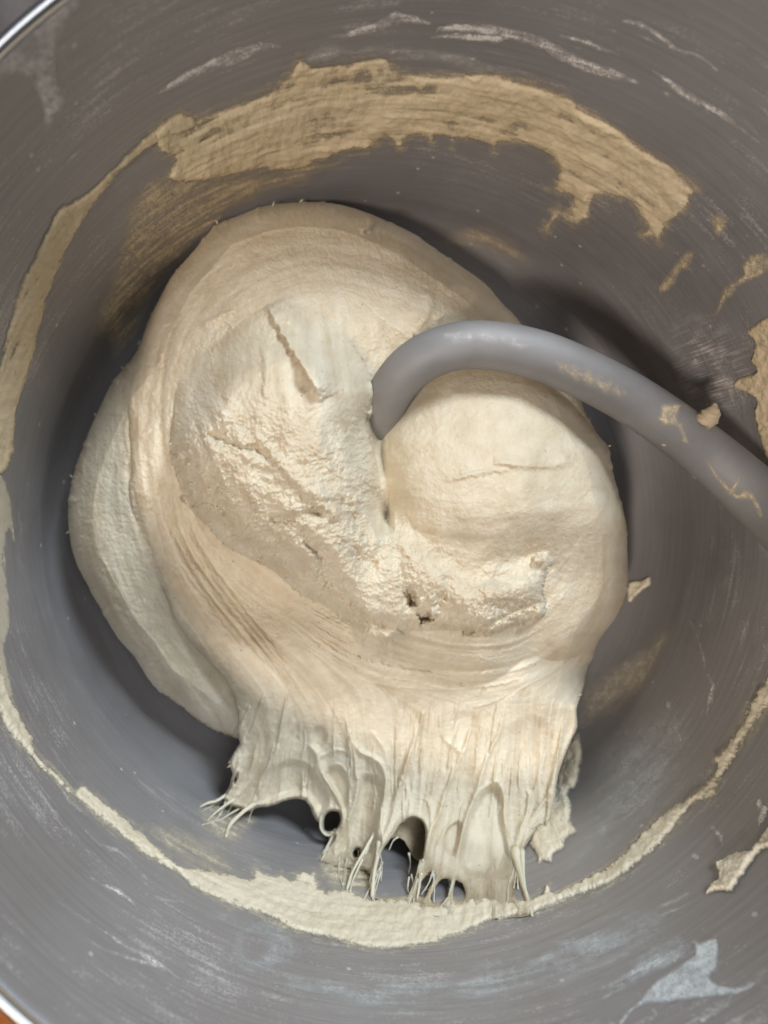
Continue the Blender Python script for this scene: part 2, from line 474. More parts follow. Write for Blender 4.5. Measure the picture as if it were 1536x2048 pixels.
# ------------------------------------------------------------------ the setting
def slab(name, x0, x1, y0, y1, z0, z1, mat):
    V = A([(x, y, z) for z in (z0, z1) for y in (y0, y1) for x in (x0, x1)])
    Q = A([(0, 2, 3, 1), (4, 5, 7, 6), (0, 1, 5, 4), (2, 6, 7, 3), (0, 4, 6, 2), (1, 3, 7, 5)]).astype(int)
    o = mesh_obj(name, V, Q, mat, smooth=False); o['kind'] = 'structure'
    return o
slab('wooden_worktop', -80, 80, -80, 1.0, -4, -0.12, wood_material())
slab('slate_worktop', -80, 80, 1.01, 90, -4, -0.12, slate_material())

# ------------------------------------------------------------------ mixing bowl
bowl = empty('mixing_bowl', (0, 0, -0.0010))
tag(bowl, 'brushed stainless steel mixing bowl streaked with flour and dough, filling the frame', 'bowl')
zi = np.r_[0.0, np.geomspace(0.002, 0.5, 24), np.linspace(0.5, 5.2, 48)[1:], np.linspace(5.2, BZ_TOP, 40)[1:]]
inner = np.stack([bowl_r(zi), zi], -1); inner = np.r_[[(0.01, 0.0)], inner[1:]]
inner = np.r_[np.stack([np.linspace(0.01, inner[1, 0], 8)[:-1], np.zeros(7)], -1), inner[1:]]
outer = inner[::-1].copy(); outer[:, 0] += 0.09; outer[:, 1] = np.maximum(outer[:, 1] - 0.05, -0.10); outer[-8:, 1] = -0.10
V, Q = revolve(np.r_[inner, outer[1:]], 320)
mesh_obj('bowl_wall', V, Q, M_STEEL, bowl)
th = np.linspace(0, 2 * np.pi, 20, endpoint=False)
rim_r = float(bowl_r(BZ_TOP))
V, Q = revolve(np.stack([rim_r + 0.11 + 0.13 * np.cos(th), BZ_TOP - 0.02 + 0.13 * np.sin(th)], -1), 320, closed=True)
def polished():
    m, nt = new_mat('polished_rim')
    bs = nd(nt, 'ShaderNodeBsdfPrincipled'); bs.inputs['Metallic'].default_value = 1.0
    bs.inputs['Base Color'].default_value = (0.66, 0.66, 0.67, 1)
    ob = nd(nt, 'ShaderNodeTexCoord').outputs['Object']
    lk(nt, mth(nt, 'MULTIPLY_ADD', noise(nt, ob, 90, 4), 0.14, 0.24), bs.inputs['Roughness'])
    out = nd(nt, 'ShaderNodeOutputMaterial'); lk(nt, bs.outputs[0], out.inputs[0])
    return m
mesh_obj('rolled_rim', V, Q[:, ::-1], polished(), bowl)

# ------------------------------------------------------------------ dough hook
def P3(px, py, z):
    x, y = ray(px, py, z); return (x, y, z)
hook = empty('dough_hook', (0.06, 0.03, 0.10))
tag(hook, 'thick grey metal dough hook curving from the right down into the dough', 'dough hook')
hpath = [P3(770, 1060, 5.2), P3(742, 985, 6.4), P3(752, 880, 8.0), P3(778, 790, 9.4), P3(838, 722, 10.2), P3(935, 690, 10.5), P3(1060, 706, 10.5),
         P3(1180, 754, 10.2), P3(1300, 822, 9.6), P3(1420, 912, 9.1), P3(1540, 1018, 9.7), P3(1680, 1150, 11.7), P3(1880, 1300, 14.4)]
last = hpath[-1]
hpath += [(last[0] + 0.5, last[1] - 0.4, 18.0), (last[0] + 1.2, last[1] - 0.5, 24.0)]
off = A((hook.location)) / S
V_h, Q_h = tube(hpath, [0.50, 0.54, 0.555, 0.56, 0.565, 0.57, 0.575, 0.585, 0.605, 0.65, 0.70, 0.72, 0.74, 0.74, 0.74], 48, 10, True)
hk_bvh = BVHTree.FromPolygons([tuple(v) for v in V_h], [tuple(q) if q[2] != q[3] else tuple(q[:3]) for q in Q_h.tolist()])
o = tube_obj('hook_arm', A(hpath) - off, [0.50, 0.54, 0.555, 0.56, 0.565, 0.57, 0.575, 0.585, 0.605, 0.65, 0.70, 0.72, 0.74, 0.74, 0.74], M_HOOK, hook, 48, 10)
o = tube_obj('shaft_collar', A([(last[0] + 1.2 + 0.1 * (z - 24), last[1] - 0.5, z) for z in (23.6, 24.6, 25.6, 26.6)]) - off, [0.72, 1.0, 1.0, 0.9], M_HOOK, hook, 40, 4)
def hook_at(px, py):
    P = np.zeros(px.shape + (3,)); N = np.zeros(px.shape + (3,)); ok = np.zeros(px.shape, bool)
    for i in np.ndindex(px.shape):
        d = Vector(((px[i] - CX) / F, -(py[i] - CY) / F, -1.0)).normalized()
        h = hk_bvh.ray_cast(Vector((CAMX, 0, ZC)), d)
        if h[0] is not None:
            P[i] = h[0]; n = h[1]; N[i] = n if n.dot(d) < 0 else -n; ok[i] = True
        else:
            h = hk_bvh.find_nearest(Vector((CAMX, 0, ZC)) + d * 19.0)
            P[i] = h[0]; N[i] = h[1]
    return P, N

# ------------------------------------------------------------------ the dough: outline, folds and heights
ST = 1.5
X0, X1, Y0, Y1 = 110, 1290, 380, 1860
gx = np.arange(X0, X1, ST, dtype=f4); gy = np.arange(Y0, Y1, ST, dtype=f4)
PX, PY = np.meshgrid(gx, gy)
CS = 4.0
cgx = np.arange(X0 - 8, X1 + 12, CS, dtype=f4); cgy = np.arange(Y0 - 8, Y1 + 12, CS, dtype=f4)
CPX, CPY = np.meshgrid(cgx, cgy)
def up(a): return bilin(a.astype(f4), (PX - cgx[0]) / CS, (PY - cgy[0]) / CS)
def SDF(poly, n=3): return up(poly_sdf(CPX, CPY, catmull(poly, n)))
def loc_sdf(poly, margin=14, n=3):
    """sdf on the fine grid, only near a small polygon"""
    p = catmull(poly, n); out = np.full(PX.shape, -50.0, f4)
    i0 = max(0, int((p[:, 1].min() - margin - Y0) / ST)); i1 = int((p[:, 1].max() + margin - Y0) / ST) + 1
    j0 = max(0, int((p[:, 0].min() - margin - X0) / ST)); j1 = int((p[:, 0].max() + margin - X0) / ST) + 1
    out[i0:i1, j0:j1] = poly_sdf(PX[i0:i1, j0:j1], PY[i0:i1, j0:j1], p)
    return out

OUTLINE = [(275, 700), (295, 645), (320, 595), (345, 550), (380, 510), (415, 468), (435, 448), (480, 430), (530, 412), (600, 404), (670, 407), (730, 424),
           (768, 440), (823, 465), (873, 500), (933, 540), (973, 570), (1003, 605), (1028, 630), (1048, 654), (1090, 700), (1130, 745), (1158, 787),
           (1168, 820), (1193, 865), (1216, 895), (1225, 940), (1238, 990), (1253, 1050), (1255, 1110), (1257, 1165), (1248, 1200), (1228, 1240), (1198, 1280),
           (1186, 1315), (1175, 1335), (1168, 1370), (1160, 1395), (1153, 1420), (1154, 1455), (1138, 1490), (1118, 1545), (1109, 1596), (1104, 1625),
           (1094, 1655), (1072, 1668), (1054, 1688), (1044, 1715), (1046, 1750), (1056, 1785), (1068, 1824), (1055, 1832), (1000, 1836), (900, 1836), (830, 1822), (790, 1806), (748, 1796),
           (742, 1770), (735, 1742), (690, 1735), (645, 1722), (640, 1714), (655, 1690), (668, 1672), (655, 1674), (643, 1665), (640, 1648), (632, 1640), (626, 1628), (619, 1611), (610, 1601),
           (594, 1597), (575, 1600), (560, 1605), (540, 1612), (524, 1614), (510, 1616), (494, 1622), (478, 1616), (462, 1611), (444, 1606), (450, 1590), (462, 1574), (467, 1556), (464, 1541),
           (459, 1531), (462, 1516), (472, 1498), (480, 1481), (450, 1470), (405, 1447), (345, 1400), (305, 1370), (270, 1315), (235, 1275), (200, 1215), (175, 1170), (150, 1120),
           (138, 1065), (136, 1015), (145, 955), (165, 895), (192, 830), (220, 772), (247, 737)]
HOLES = [
    [(765, 1700), (778, 1682), (790, 1666), (801, 1648), (822, 1635), (840, 1639), (850, 1656), (850, 1684), (845, 1721), (840, 1735), (832, 1762), (819, 1786), (801, 1793), (780, 1794), (753, 1790), (751, 1762), (757, 1725)],
    [(837, 1783), (842, 1765), (854, 1748), (868, 1744), (868, 1758), (858, 1776), (853, 1791), (842, 1796)],
    [(861, 1796), (866, 1781), (879, 1762), (892, 1757), (900, 1762), (901, 1778), (896, 1794), (884, 1804), (868, 1806)],
    [(906, 1786), (909, 1767), (915, 1761), (926, 1770), (930, 1783), (928, 1799), (915, 1802), (907, 1799)],
    [(1030, 1775), (1036, 1760), (1041, 1770), (1047, 1794), (1049, 1807), (1038, 1807), (1031, 1796)],
    [(647, 1651), (650, 1632), (660, 1622), (677, 1624), (681, 1640), (673, 1657), (660, 1663), (650, 1660)],
    [(706, 1708), (712, 1697), (721, 1700), (718, 1712), (710, 1717)],
    [(467, 1564), (471, 1551), (476, 1546), (474, 1558), (469, 1568)],
    [(440, 1606), (446, 1598), (452, 1600), (450, 1607)],
]
print('outline...')
rag = fbm(PX / 9, PY / 9, 3, 4, 0.6)
dM = SDF(OUTLINE)
tornA = sstep(1480, 1560, PY)
dM = dM + (1.2 + 1.3 * tornA) * rag + 2.2 * np.maximum(perlin(PX / 22, PY / 22, 41) - 0.35, 0) * 3
HOLE_EDGE = np.full(PX.shape, 99, f4)
for h in HOLES:
    dh_ = -loc_sdf(h) + 1.6 * rag; HOLE_EDGE = np.minimum(HOLE_EDGE, np.abs(dh_)); dM = np.minimum(dM, dh_)

def rounded(d, w, h):
    t = np.clip(d / w, 0, 1); return -h * (1 - np.sqrt(np.clip(1 - (1 - t) ** 2.15, 0, 1)))
def TPS(ctrl): return up(tps(ctrl)(CPX, CPY))
def smax(a, b, k):
    h = np.clip(0.5 + 0.5 * (a - b) / k, 0, 1); return b + (a - b) * h + k * h * (1 - h)
NEG = f4(-9)

# outer lobe on the left, lying against the bowl
dA = np.minimum(SDF([(300, 690), (247, 737), (192, 830), (145, 955), (136, 1015), (150, 1120), (200, 1215), (270, 1315), (345, 1400), (450, 1470), (500, 1495),
          (600, 1450), (560, 1280), (440, 1130), (380, 950), (360, 800)]) + 10, dM)
zA = TPS([(200, 900, 7.1), (170, 1030, 7.0), (300, 900, 7.7), (300, 1050, 7.4), (210, 1180, 6.9), (300, 1300, 6.5), (420, 1420, 6.0), (400, 1250, 6.8), (500, 1450, 5.8), (290, 760, 7.0)]) + rounded(dM, 150, 2.0)
zA = zA - 3.4 * sstep(15, 100, PX - np.interp(PY, [700, 800, 925, 1080, 1210, 1310, 1390, 1480], [275, 257, 262, 285, 340, 410, 470, 520]))
zA = np.where(dA > -3, zA, NEG)
# main mass: back roll, sunk belly and stretched skirt
BM = [(258, 700), (262, 728), (257, 800), (261, 870), (263, 925), (258, 990), (270, 1040), (285, 1080), (310, 1140), (340, 1210), (372, 1275), (440, 1345), (470, 1392), (478, 1440), (476, 1490), (450, 1520), (420, 1600),
      (440, 1700), (600, 1740), (760, 1850), (1100, 1860), (1200, 1600), (1200, 1400), (1280, 1200), (1200, 800), (1060, 640), (980, 560), (760, 420), (600, 390), (430, 420), (320, 530), (285, 610)]
dB = SDF(BM) + 5 * fbm(PX / 40, PY / 40, 5, 3) + 1.5 * rag
def bz(px, py): return float(bowl_z(px, py))
zB = TPS([(600, 430, 9.3), (450, 500, 9.3), (350, 620, 8.6), (720, 460, 9.4), (900, 560, 9.2), (1010, 660, 8.9), (600, 600, 10.6), (480, 640, 10.3), (850, 640, 10.5), (760, 700, 10.5), (560, 740, 11.1), (450, 740, 10.2), (640, 900, 10.9), (720, 820, 10.3), (740, 900, 9.3), (765, 960, 9.3), (360, 760, 8.9),
          (300, 800, 8.3), (310, 950, 7.9), (385, 1000, 7.2), (410, 1110, 6.5), (480, 1160, 6.3), (570, 1215, 6.6), (340, 1180, 7.1), (500, 1300, 7.2), (640, 1290, 7.8), (600, 1380, 7.0), (800, 1400, 7.1), (960, 1400, 6.9), (1080, 1400, 6.9),
          (1140, 1440, 6.3), (520, 1460, 6.3), (800, 1500, 6.5), (1000, 1500, 6.4), (1080, 1560, 6.2), (500, 1580, 5.2), (580, 1560, 5.5), (680, 1580, 5.9), (800, 1600, 6.3), (950, 1600, 6.4), (1060, 1620, 6.3),
          (660, 1690, bz(660, 1690) + .5), (720, 1735, bz(720, 1735) + .25), (800, 1700, 7.1), (950, 1720, 7.4), (1040, 1700, 7.0), (800, 1795, bz(800, 1795) + .12), (900, 1830, bz(900, 1830) + .1), (1060, 1825, bz(1060, 1825) + .1), (960, 1790, bz(960, 1790) + .2),
          (900, 900, 8.0), (1000, 1100, 7.5), (540, 900, 10.2), (700, 1100, 8.5)])
backw = np.maximum(sstep(1000, 700, PY), sstep(1040, 1160, PX) * sstep(1420, 1330, PY))
zB = zB + rounded(dM, 230, 3.2) * backw + rounded(dM, 10, 0.25) * (1 - backw) + rounded(dB, 70, 0.6)
zB = np.where((dB > 0), zB, NEG)
# the twisted lobe with the torn end
CM = [(470, 640), (410, 680), (375, 725), (352, 780), (346, 840), (340, 890), (346, 925), (362, 970), (386, 1022), (415, 1050), (452, 1092), (515, 1124), (550, 1142), (600, 1186), (640, 1206), (695, 1242),
      (760, 1275), (800, 1240), (790, 1130), (772, 1032), (771, 965), (758, 921), (738, 871), (735, 840), (752, 790), (746, 760), (742, 745), (728, 715), (680, 650), (570, 610)]
torn_ed = sstep(800, 900, PY) * sstep(800, 700, PX)
dC0 = SDF(CM)
dC = dC0 + torn_ed * (5 * fbm(PX / 13, PY / 13, 9, 4, 0.65) + 9 * np.maximum(perlin(PX / 16, PY / 16, 12) - 0.25, 0)) + 1.2 * rag
zC = TPS([(560, 560, 9.9), (700, 580, 10.4), (780, 680, 10.9), (430, 680, 10.0), (520, 650, 10.6), (640, 660, 11.0), (740, 760, 11.2), (560, 780, 11.5), (430, 800, 10.9), (690, 850, 11.5), (400, 900, 11.0), (540, 920, 11.5),
          (640, 960, 11.4), (740, 960, 10.7), (460, 1030, 10.8), (600, 1080, 11.0), (720, 1080, 10.5), (560, 1130, 10.3), (680, 1180, 10.2), (700, 1235, 9.3), (770, 1200, 9.5), (770, 1100, 9.9)])
sideR = sstep(650, 760, PX) * sstep(1120, 980, PY)
zC = zC + 0.35
aC = sstep(690, 860, PY + 0.25 * (PX - 560))
zC = (zB + (zC - zB) * sstep(0, 120, dC)) * (1 - aC) + (zC + rounded(dC, 130 - 20 * sideR, 2.9 + 0.2 * sideR) * (1 - sstep(650, 750, PX) * sstep(1010, 1090, PY))) * aC
mrg = sstep(975, 1060, PY) * sstep(620, 720, PX)
zC = np.where(dC > 0, zC, np.where((mrg > 0) & (dC > -90), zC + dC * 0.035 - 3.0 * (1 - mrg) * (dC < 0), NEG))
# the smooth dome on the right
DM = [(748, 900), (752, 850), (800, 790), (860, 730), (940, 690), (1060, 690), (1170, 780), (1230, 880), (1280, 1100), (1280, 1200), (1200, 1290), (1148, 1316), (1090, 1347), (1038, 1364), (968, 1374),
      (900, 1362), (830, 1338), (760, 1300), (700, 1240), (720, 1150), (760, 1080), (770, 1000)]
dD = SDF(DM) + 1.5 * rag
zD = TPS([(760, 900, 8.7), (790, 960, 8.6), (850, 900, 9.7), (950, 870, 10.8), (1050, 880, 10.7), (960, 760, 10.0), (1120, 830, 9.2), (1160, 960, 9.6), (870, 1000, 9.7), (800, 1010, 9.1), (1000, 1000, 10.2), (1180, 1100, 9.2),
          (800, 1080, 9.7), (950, 1110, 9.9), (1080, 1100, 9.8), (1080, 1230, 9.1), (950, 1250, 9.3), (800, 1200, 9.4), (1180, 1230, 8.4), (900, 1340, 8.2), (1040, 1340, 8.0), (780, 1290, 8.5)])
ell = 6.7 + 4.2 * np.sqrt(np.clip(1 - ((PX - 985) / 300) ** 2 - ((PY - 985) / 330) ** 2, 0, 1)) + 0.08 * fbm(PX / 120, PY / 120, 44, 2)
lowD = sstep(1010, 1170, PY)
zD = (ell + rounded(dD, 110, 0.9) * sstep(950, 800, PX)) * (1 - lowD) + (zD + rounded(dM, 240, 3.0) * sstep(960, 1080, PX)) * lowD + rounded(dM, 130, 1.6) * (1 - lowD) * sstep(1040, 1140, PX)
zD = zD + rounded(dD, 80, 1.5) * sstep(1150, 1290, PY)
zD = np.where(dD > 0, zD, NEG)
# torn lip lying on the dome
EM = [(776, 1010), (800, 1030), (850, 1085), (885, 1130), (920, 1147), (1000, 1140), (1060, 1116), (1088, 1114), (1100, 1136), (1090, 1160), (1082, 1185), (1088, 1210), (1085, 1236), (1040, 1245), (980, 1268),
      (925, 1262), (860, 1250), (800, 1225), (745, 1190), (735, 1120), (750, 1060)]
dE = SDF(EM) + 4 * fbm(PX / 12, PY / 12, 21, 4, 0.65) + 1.5 * rag
edgeE = sstep(880, 1000, PX)
dEx = SDF([(660, 1120), (660, 880), (1125, 880), (1112, 1100), (1101, 1136), (1090, 1160), (1084, 1185), (1089, 1210), (1085, 1236), (1040, 1245), (980, 1268), (925, 1262), (860, 1264), (800, 1262), (745, 1246), (690, 1215)]) + 5 * fbm(PX / 14, PY / 14, 22, 4, 0.6)
dTop = PY - np.interp(PX, [735, 790, 850, 920, 1000, 1060, 1100], [1030, 1012, 1070, 1128, 1122, 1102, 1098])
amt = np.interp(PX, [700, 790, 870, 960, 1040, 1090], [0.75, 0.65, 0.55, 0.65, 0.95, 1.05]).astype(f4)
zE = zD + amt * sstep(0, 75, dTop) + rounded(dEx, 36, 0.95) * sstep(0, 40, dTop)
zE = np.where((dEx > 0) & (dTop > 0), zE, NEG); dE = np.minimum(dEx, dTop)

print('compose...')
H = smax(zA, zB, 0.05)
H = smax(H, zD, 0.05)
H = np.maximum(H, zE)
H = np.where(mrg > 0, smax(H, zC, 0.04 + 0.9 * mrg), np.maximum(H, zC))
H = np.where(H < 0, np.maximum(zA, 5.0), H)
LAY = np.argmax(np.stack([zA, zB, zC, np.maximum(zD, zE)]), 0)

# ---- flow of the gluten, used for stretched streaks
FLOW = [[(300, 650), (270, 800), (275, 950), (320, 1150), (420, 1320), (520, 1450), (540, 1540)], [(400, 560), (340, 650), (310, 800), (330, 950), (400, 1120), (520, 1260), (640, 1380), (720, 1500)],
        [(620, 1240), (760, 1315), (900, 1352), (1050, 1335), (1150, 1270)], [(500, 1180), (640, 1260), (760, 1320), (900, 1362)], [(560, 1400), (540, 1500), (480, 1600)], [(750, 1400), (740, 1550), (720, 1700)],
        [(900, 1420), (880, 1600), (850, 1750)], [(1050, 1400), (1040, 1600), (1040, 1780)], [(650, 1420), (660, 1540), (690, 1640)], [(350, 620), (450, 520), (600, 470), (760, 480), (900, 560), (1000, 640)],
        [(480, 620), (600, 560), (740, 570), (860, 620)], [(560, 640), (560, 800), (600, 950), (700, 1150)], [(450, 800), (550, 950), (700, 1050)], [(700, 600), (720, 760), (740, 900)],
        [(800, 1000), (790, 1100), (850, 1200), (1000, 1230)], [(800, 960), (950, 950), (1150, 930)], [(800, 1010), (950, 1030), (1200, 1000)], [(1230, 1000), (1220, 1200), (1150, 1320)],
        [(850, 900), (950, 780), (1100, 800), (1200, 950)], [(200, 900), (180, 1050), (240, 1220), (350, 1370)], [(430, 1090), (560, 1190), (700, 1270)]]
L3 = 12.0
lgx = np.arange(X0, X1 + 12, L3); lgy = np.arange(Y0, Y1 + 12, L3)
lx, ly = np.meshgrid(lgx, lgy)
c2 = np.zeros(lx.shape); s2 = np.zeros(lx.shape)
for fl in FLOW:
    p = catmull(fl, 6, False)
    for i in range(len(p) - 1):
        d = p[i + 1] - p[i]; a = 2 * math.atan2(d[1], d[0]); mid = (p[i] + p[i + 1]) / 2
        w = math.hypot(*d) / ((lx - mid[0]) ** 2 + (ly - mid[1]) ** 2 + 400) ** 1.6
        c2 += w * math.cos(a); s2 += w * math.sin(a)
ang = 0.5 * np.arctan2(s2, c2)
nrm = np.hypot(c2, s2) + 1e-12
c2u = bilin((c2 / nrm).astype(f4), (PX - X0) / L3, (PY - Y0) / L3); s2u = bilin((s2 / nrm).astype(f4), (PX - X0) / L3, (PY - Y0) / L3)
ANG = 0.5 * np.arctan2(s2u, c2u).astype(f4)
UX, UY = np.cos(ANG), np.sin(ANG)
HGT, WID = PX.shape
def lic(base, steps, h=1.0):
    acc = base.copy(); n = 1
    I, J = np.meshgrid(np.arange(HGT, dtype=f4), np.arange(WID, dtype=f4), indexing='ij')
    for sgn in (1, -1):
        i, j = I.copy(), J.copy(); pu, pv = UX * sgn, UY * sgn
        for k in range(steps):
            ii = np.clip(np.rint(i), 0, HGT - 1).astype(np.int32); jj = np.clip(np.rint(j), 0, WID - 1).astype(np.int32)
            u = UX[ii, jj]; v = UY[ii, jj]
            dt = np.sign(u * pu + v * pv); dt[dt == 0] = 1
            pu, pv = u * dt, v * dt
            j += pu * h; i += pv * h
            ii = np.clip(np.rint(i), 0, HGT - 1).astype(np.int32); jj = np.clip(np.rint(j), 0, WID - 1).astype(np.int32)
            acc += base[ii, jj]; n += 1
    return acc / n
print('lic...')
wn = _rng.standard_normal(PX.shape).astype(f4)
s1 = lic(blur(wn, 0.9), 26, 1.2); s1 /= s1.std()
s2_ = lic(blur(wn[::-1], 2.6), 30, 2.2); s2_ /= s2_.std()
s3 = lic(blur(wn[:, ::-1], 6.0), 28, 3.2); s3 /= s3.std()

# ---- masks for texture character
def blob(x, y, rx, ry): return np.exp(-(((PX - x) / rx) ** 2 + ((PY - y) / ry) ** 2))
isC = blur((LAY == 2).astype(f4), 3)
isE = blur((dE > 0).astype(f4) * (LAY == 3), 3)
rough = np.clip(isC * sstep(760, 930, PY + 0.35 * (600 - PX)) * (1 - 0.55 * blob(690, 850, 90, 160)) + isE * (0.75 + 0.25 * edgeE), 0, 1)
skirt = sstep(1330, 1480, PY)
domeS = blob(990, 880, 190, 140)
streak_amp = np.clip(0.55 + 0.6 * skirt + 0.5 * blob(330, 1000, 130, 350) + 0.7 * blob(820, 1310, 300, 60) - 0.4 * rough - 0.75 * domeS, 0.05, 1.6)
soft = blur(fbm(PX / 60, PY / 60, 31, 3), 1)
mod = np.clip(0.55 + 1.3 * fbm(PX / 90, PY / 90, 33, 3), 0.1, 1.6)
H = H + streak_amp * (0.0050 * s1 * mod + 0.013 * s2_ * mod + 0.036 * s3) + 0.07 * soft
# torn tissue: elongated soft tears, little grain
g0 = lic(blur(wn[::-1, ::-1], 4.0), 7, 1.6); g0 /= g0.std()
g1 = lic(blur(_rng.standard_normal(PX.shape).astype(f4), 8.0), 7, 3.0); g1 /= g1.std()
g2 = fbm(PX / 13, PY / 13, 61, 4, 0.6)
rough = blur(rough, 12) * np.clip(0.75 + 0.9 * fbm(PX / 80, PY / 80, 35, 3), 0.25, 1.3)
H = H + 0.022 * fbm(PX / 10, PY / 10, 85, 4, 0.6)
H = H + rough * (0.12 * g1 + 0.035 * g0 + 0.17 * g2 + 0.05 * fbm(PX / 6, PY / 6, 83, 3, 0.6))
H = H + 0.008 * fbm(PX / 5, PY / 5, 81, 3, 0.6) * (0.4 + rough)

# ---- drawn creases, ridges, flaps
def stroke(pts, w, h, jag=0.0, n=4, one_side=1.0, seed=0, taper=True, sharp=2.0):
    """raise (h>0) or cut (h<0) the surface along a line; w is one radius or several; cm and pixels"""
    global H
    pts = A(pts); q = catmull(pts, n, False) if len(pts) > 2 else pts
    ws = [w] * len(q) if np.isscalar(w) else list(np.interp(np.linspace(0, 1, len(q)), np.linspace(0, 1, len(w)), w))
    m = 3.2 * max(ws) * max(1.0, 0.7 * abs(one_side)) + 6
    i0 = max(0, int((q[:, 1].min() - m - Y0) / ST)); i1 = min(HGT, int((q[:, 1].max() + m - Y0) / ST) + 1)
    j0 = max(0, int((q[:, 0].min() - m - X0) / ST)); j1 = min(WID, int((q[:, 0].max() + m - X0) / ST) + 1)
    if i1 <= i0 or j1 <= j0: return
    x = PX[i0:i1, j0:j1]; y = PY[i0:i1, j0:j1]
    if jag:
        x = x + jag * fbm(x / 12, y / 12, 91 + seed, 3); y = y + jag * fbm(x / 12 + 40, y / 12, 95 + seed, 3)
    d, r, t = line_dist(x, y, q, ws)
    if one_side != 1.0:
        c = np.full(d.shape, 1e6, f4); sd = np.zeros(d.shape, f4)
        for k in range(len(q) - 1):
            mx_, my_ = (q[k] + q[k + 1]) / 2; ex, ey = q[k + 1] - q[k]
            dd = (x - mx_) ** 2 + (y - my_) ** 2; b = dd < c
            c[b] = dd[b]; sd[b] = (ex * (y - my_) - ey * (x - mx_))[b]
        r = np.where(sd < 0, r * abs(one_side), r) if one_side > 0 else np.where(sd > 0, r * abs(one_side), r)
    p = np.exp(-(d / r) ** sharp)
    if taper: p = p * np.clip(np.minimum(t, 1 - t) * 7, 0, 1) ** 0.6
    H[i0:i1, j0:j1] += h * p
# creases in the torn lobe
for pts, w, h in [([(415, 868), (430, 872), (466, 888), (500, 897), (521, 905), (548, 922)], [5, 9, 6, 5, 8, 5], -0.30),
                  ([(538, 1043), (570, 1040), (599, 1032), (630, 1024), (662, 1026)], [5, 8, 8, 6, 4], -0.32),
                  ([(590, 1005), (640, 1000), (690, 1010), (705, 1018)], [4, 5, 6, 4], -0.12),
                  ([(612, 1090), (640, 1110), (650, 1150), (690, 1190), (705, 1215)], [5, 7, 6, 5], -0.25),
                  ([(660, 905), (668, 925), (690, 945)], [6, 5, 4], -0.10),
                  ([(500, 930), (540, 945), (570, 935)], [5, 6, 5], -0.12),
                  ([(772, 1000), (768, 1070), (750, 1120), (735, 1165)], [5, 6, 6, 5], -0.10),
                  ([(365, 985), (380, 1000), (392, 1010)], [5, 6, 4], -0.25),
                  ([(460, 650), (430, 690), (395, 700)], [7, 6, 5], -0.14),
                  ([(885, 1148), (900, 1170), (880, 1200), (868, 1222)], [5, 6, 5], -0.20),
                  ([(925, 1262), (960, 1258), (1000, 1240), (1050, 1215), (1085, 1205)], [6, 6, 5, 5, 3], -0.30),
                  ([(822, 1190), (824, 1204)], [9, 8], -0.7), ([(838, 1240), (850, 1238), (864, 1232)], [7, 8, 6], -0.9),
                  ([(258, 800), (262, 900), (262, 960), (285, 1060), (318, 1140), (350, 1220)], [7, 5, 5, 6, 5], -0.10),
                  ([(330, 650), (305, 740), (292, 850), (295, 960), (330, 1080), (370, 1170)], [9, 8, 9, 9, 8], -0.13),
                  ([(352, 620), (330, 720), (322, 850), (330, 950)], [6, 7, 8, 7], -0.12)]:
    stroke(pts, w if len(pts) < 4 and h < -.5 else [1.5 * k for k in w], h * (1 if h < -.5 else 0.85), jag=9, taper=(len(pts) > 2), seed=len(pts), sharp=1.5)
# ridges and flaps
for pts, w, h in [                  ([(545, 668), (565, 710), (590, 755), (612, 785)], [14, 22, 18, 10], -0.15),
                  ([(528, 690), (532, 740), (530, 800)], [7, 8, 6], 0.10),
                  ([(890, 960), (960, 945), (1020, 938)], [6, 5, 5], 0.06),
                  ([(742, 764), (751, 782), (746, 812), (736, 838)], [8, 10, 9, 6], 0.30),
                  ([(718, 462), (738, 450), (747, 436)], [6, 9, 10], 0.55),
                  ([(880, 560), (900, 580), (940, 570), (965, 600)], [10, 14, 12, 8], 0.12),
                  ([(835, 660), (860, 610), (850, 580)], [8, 10, 8], 0.10),
                  ([(940, 640), (900, 620), (870, 640)], [8, 9, 6], 0.08),
                  ([(395, 1012), (420, 1022), (450, 1030)], [10, 12, 8], 0.25), ([(350, 905), (362, 925), (380, 950)], [9, 10, 8], 0.20),
                  ([(448, 1085), (470, 1078), (500, 1072)], [8, 10, 8], 0.18), ([(520, 1085), (580, 1090), (640, 1120)], [10, 14, 9], 0.15),
                  ([(1064, 1120), (1088, 1120), (1096, 1136)], [8, 11, 8], 0.28), ([(960, 1190), (1010, 1175), (1060, 1160)], [14, 18, 12], 0.14),
                  ([(860, 1190), (868, 1215), (862, 1240)], [7, 9, 6], 0.25), ([(1075, 1228), (1085, 1210)], [7, 8], 0.15),
                  ([(258, 770), (262, 820), (256, 860), (262, 930)], [9, 8, 8, 7], 0.10),
                  ([(400, 655), (440, 632), (470, 622)], [6, 6, 4], 0.12)]:
    stroke(pts, w, h, jag=5, seed=len(pts) + 3, sharp=2.6)
stroke([(535, 612), (552, 640), (575, 682), (600, 722), (628, 765), (646, 800)], [6, 8, 7, 6, 7, 5], 0.40, jag=6, one_side=4.5, seed=3)
stroke([(566, 600), (592, 650), (612, 700)], [10, 13, 8], 0.10, jag=8, seed=4)
stroke([(985, 925), (1040, 930), (1085, 932), (1125, 926), (1140, 918)], [5, 6, 7, 9, 10], 0.11, jag=4, one_side=2.6, seed=5)
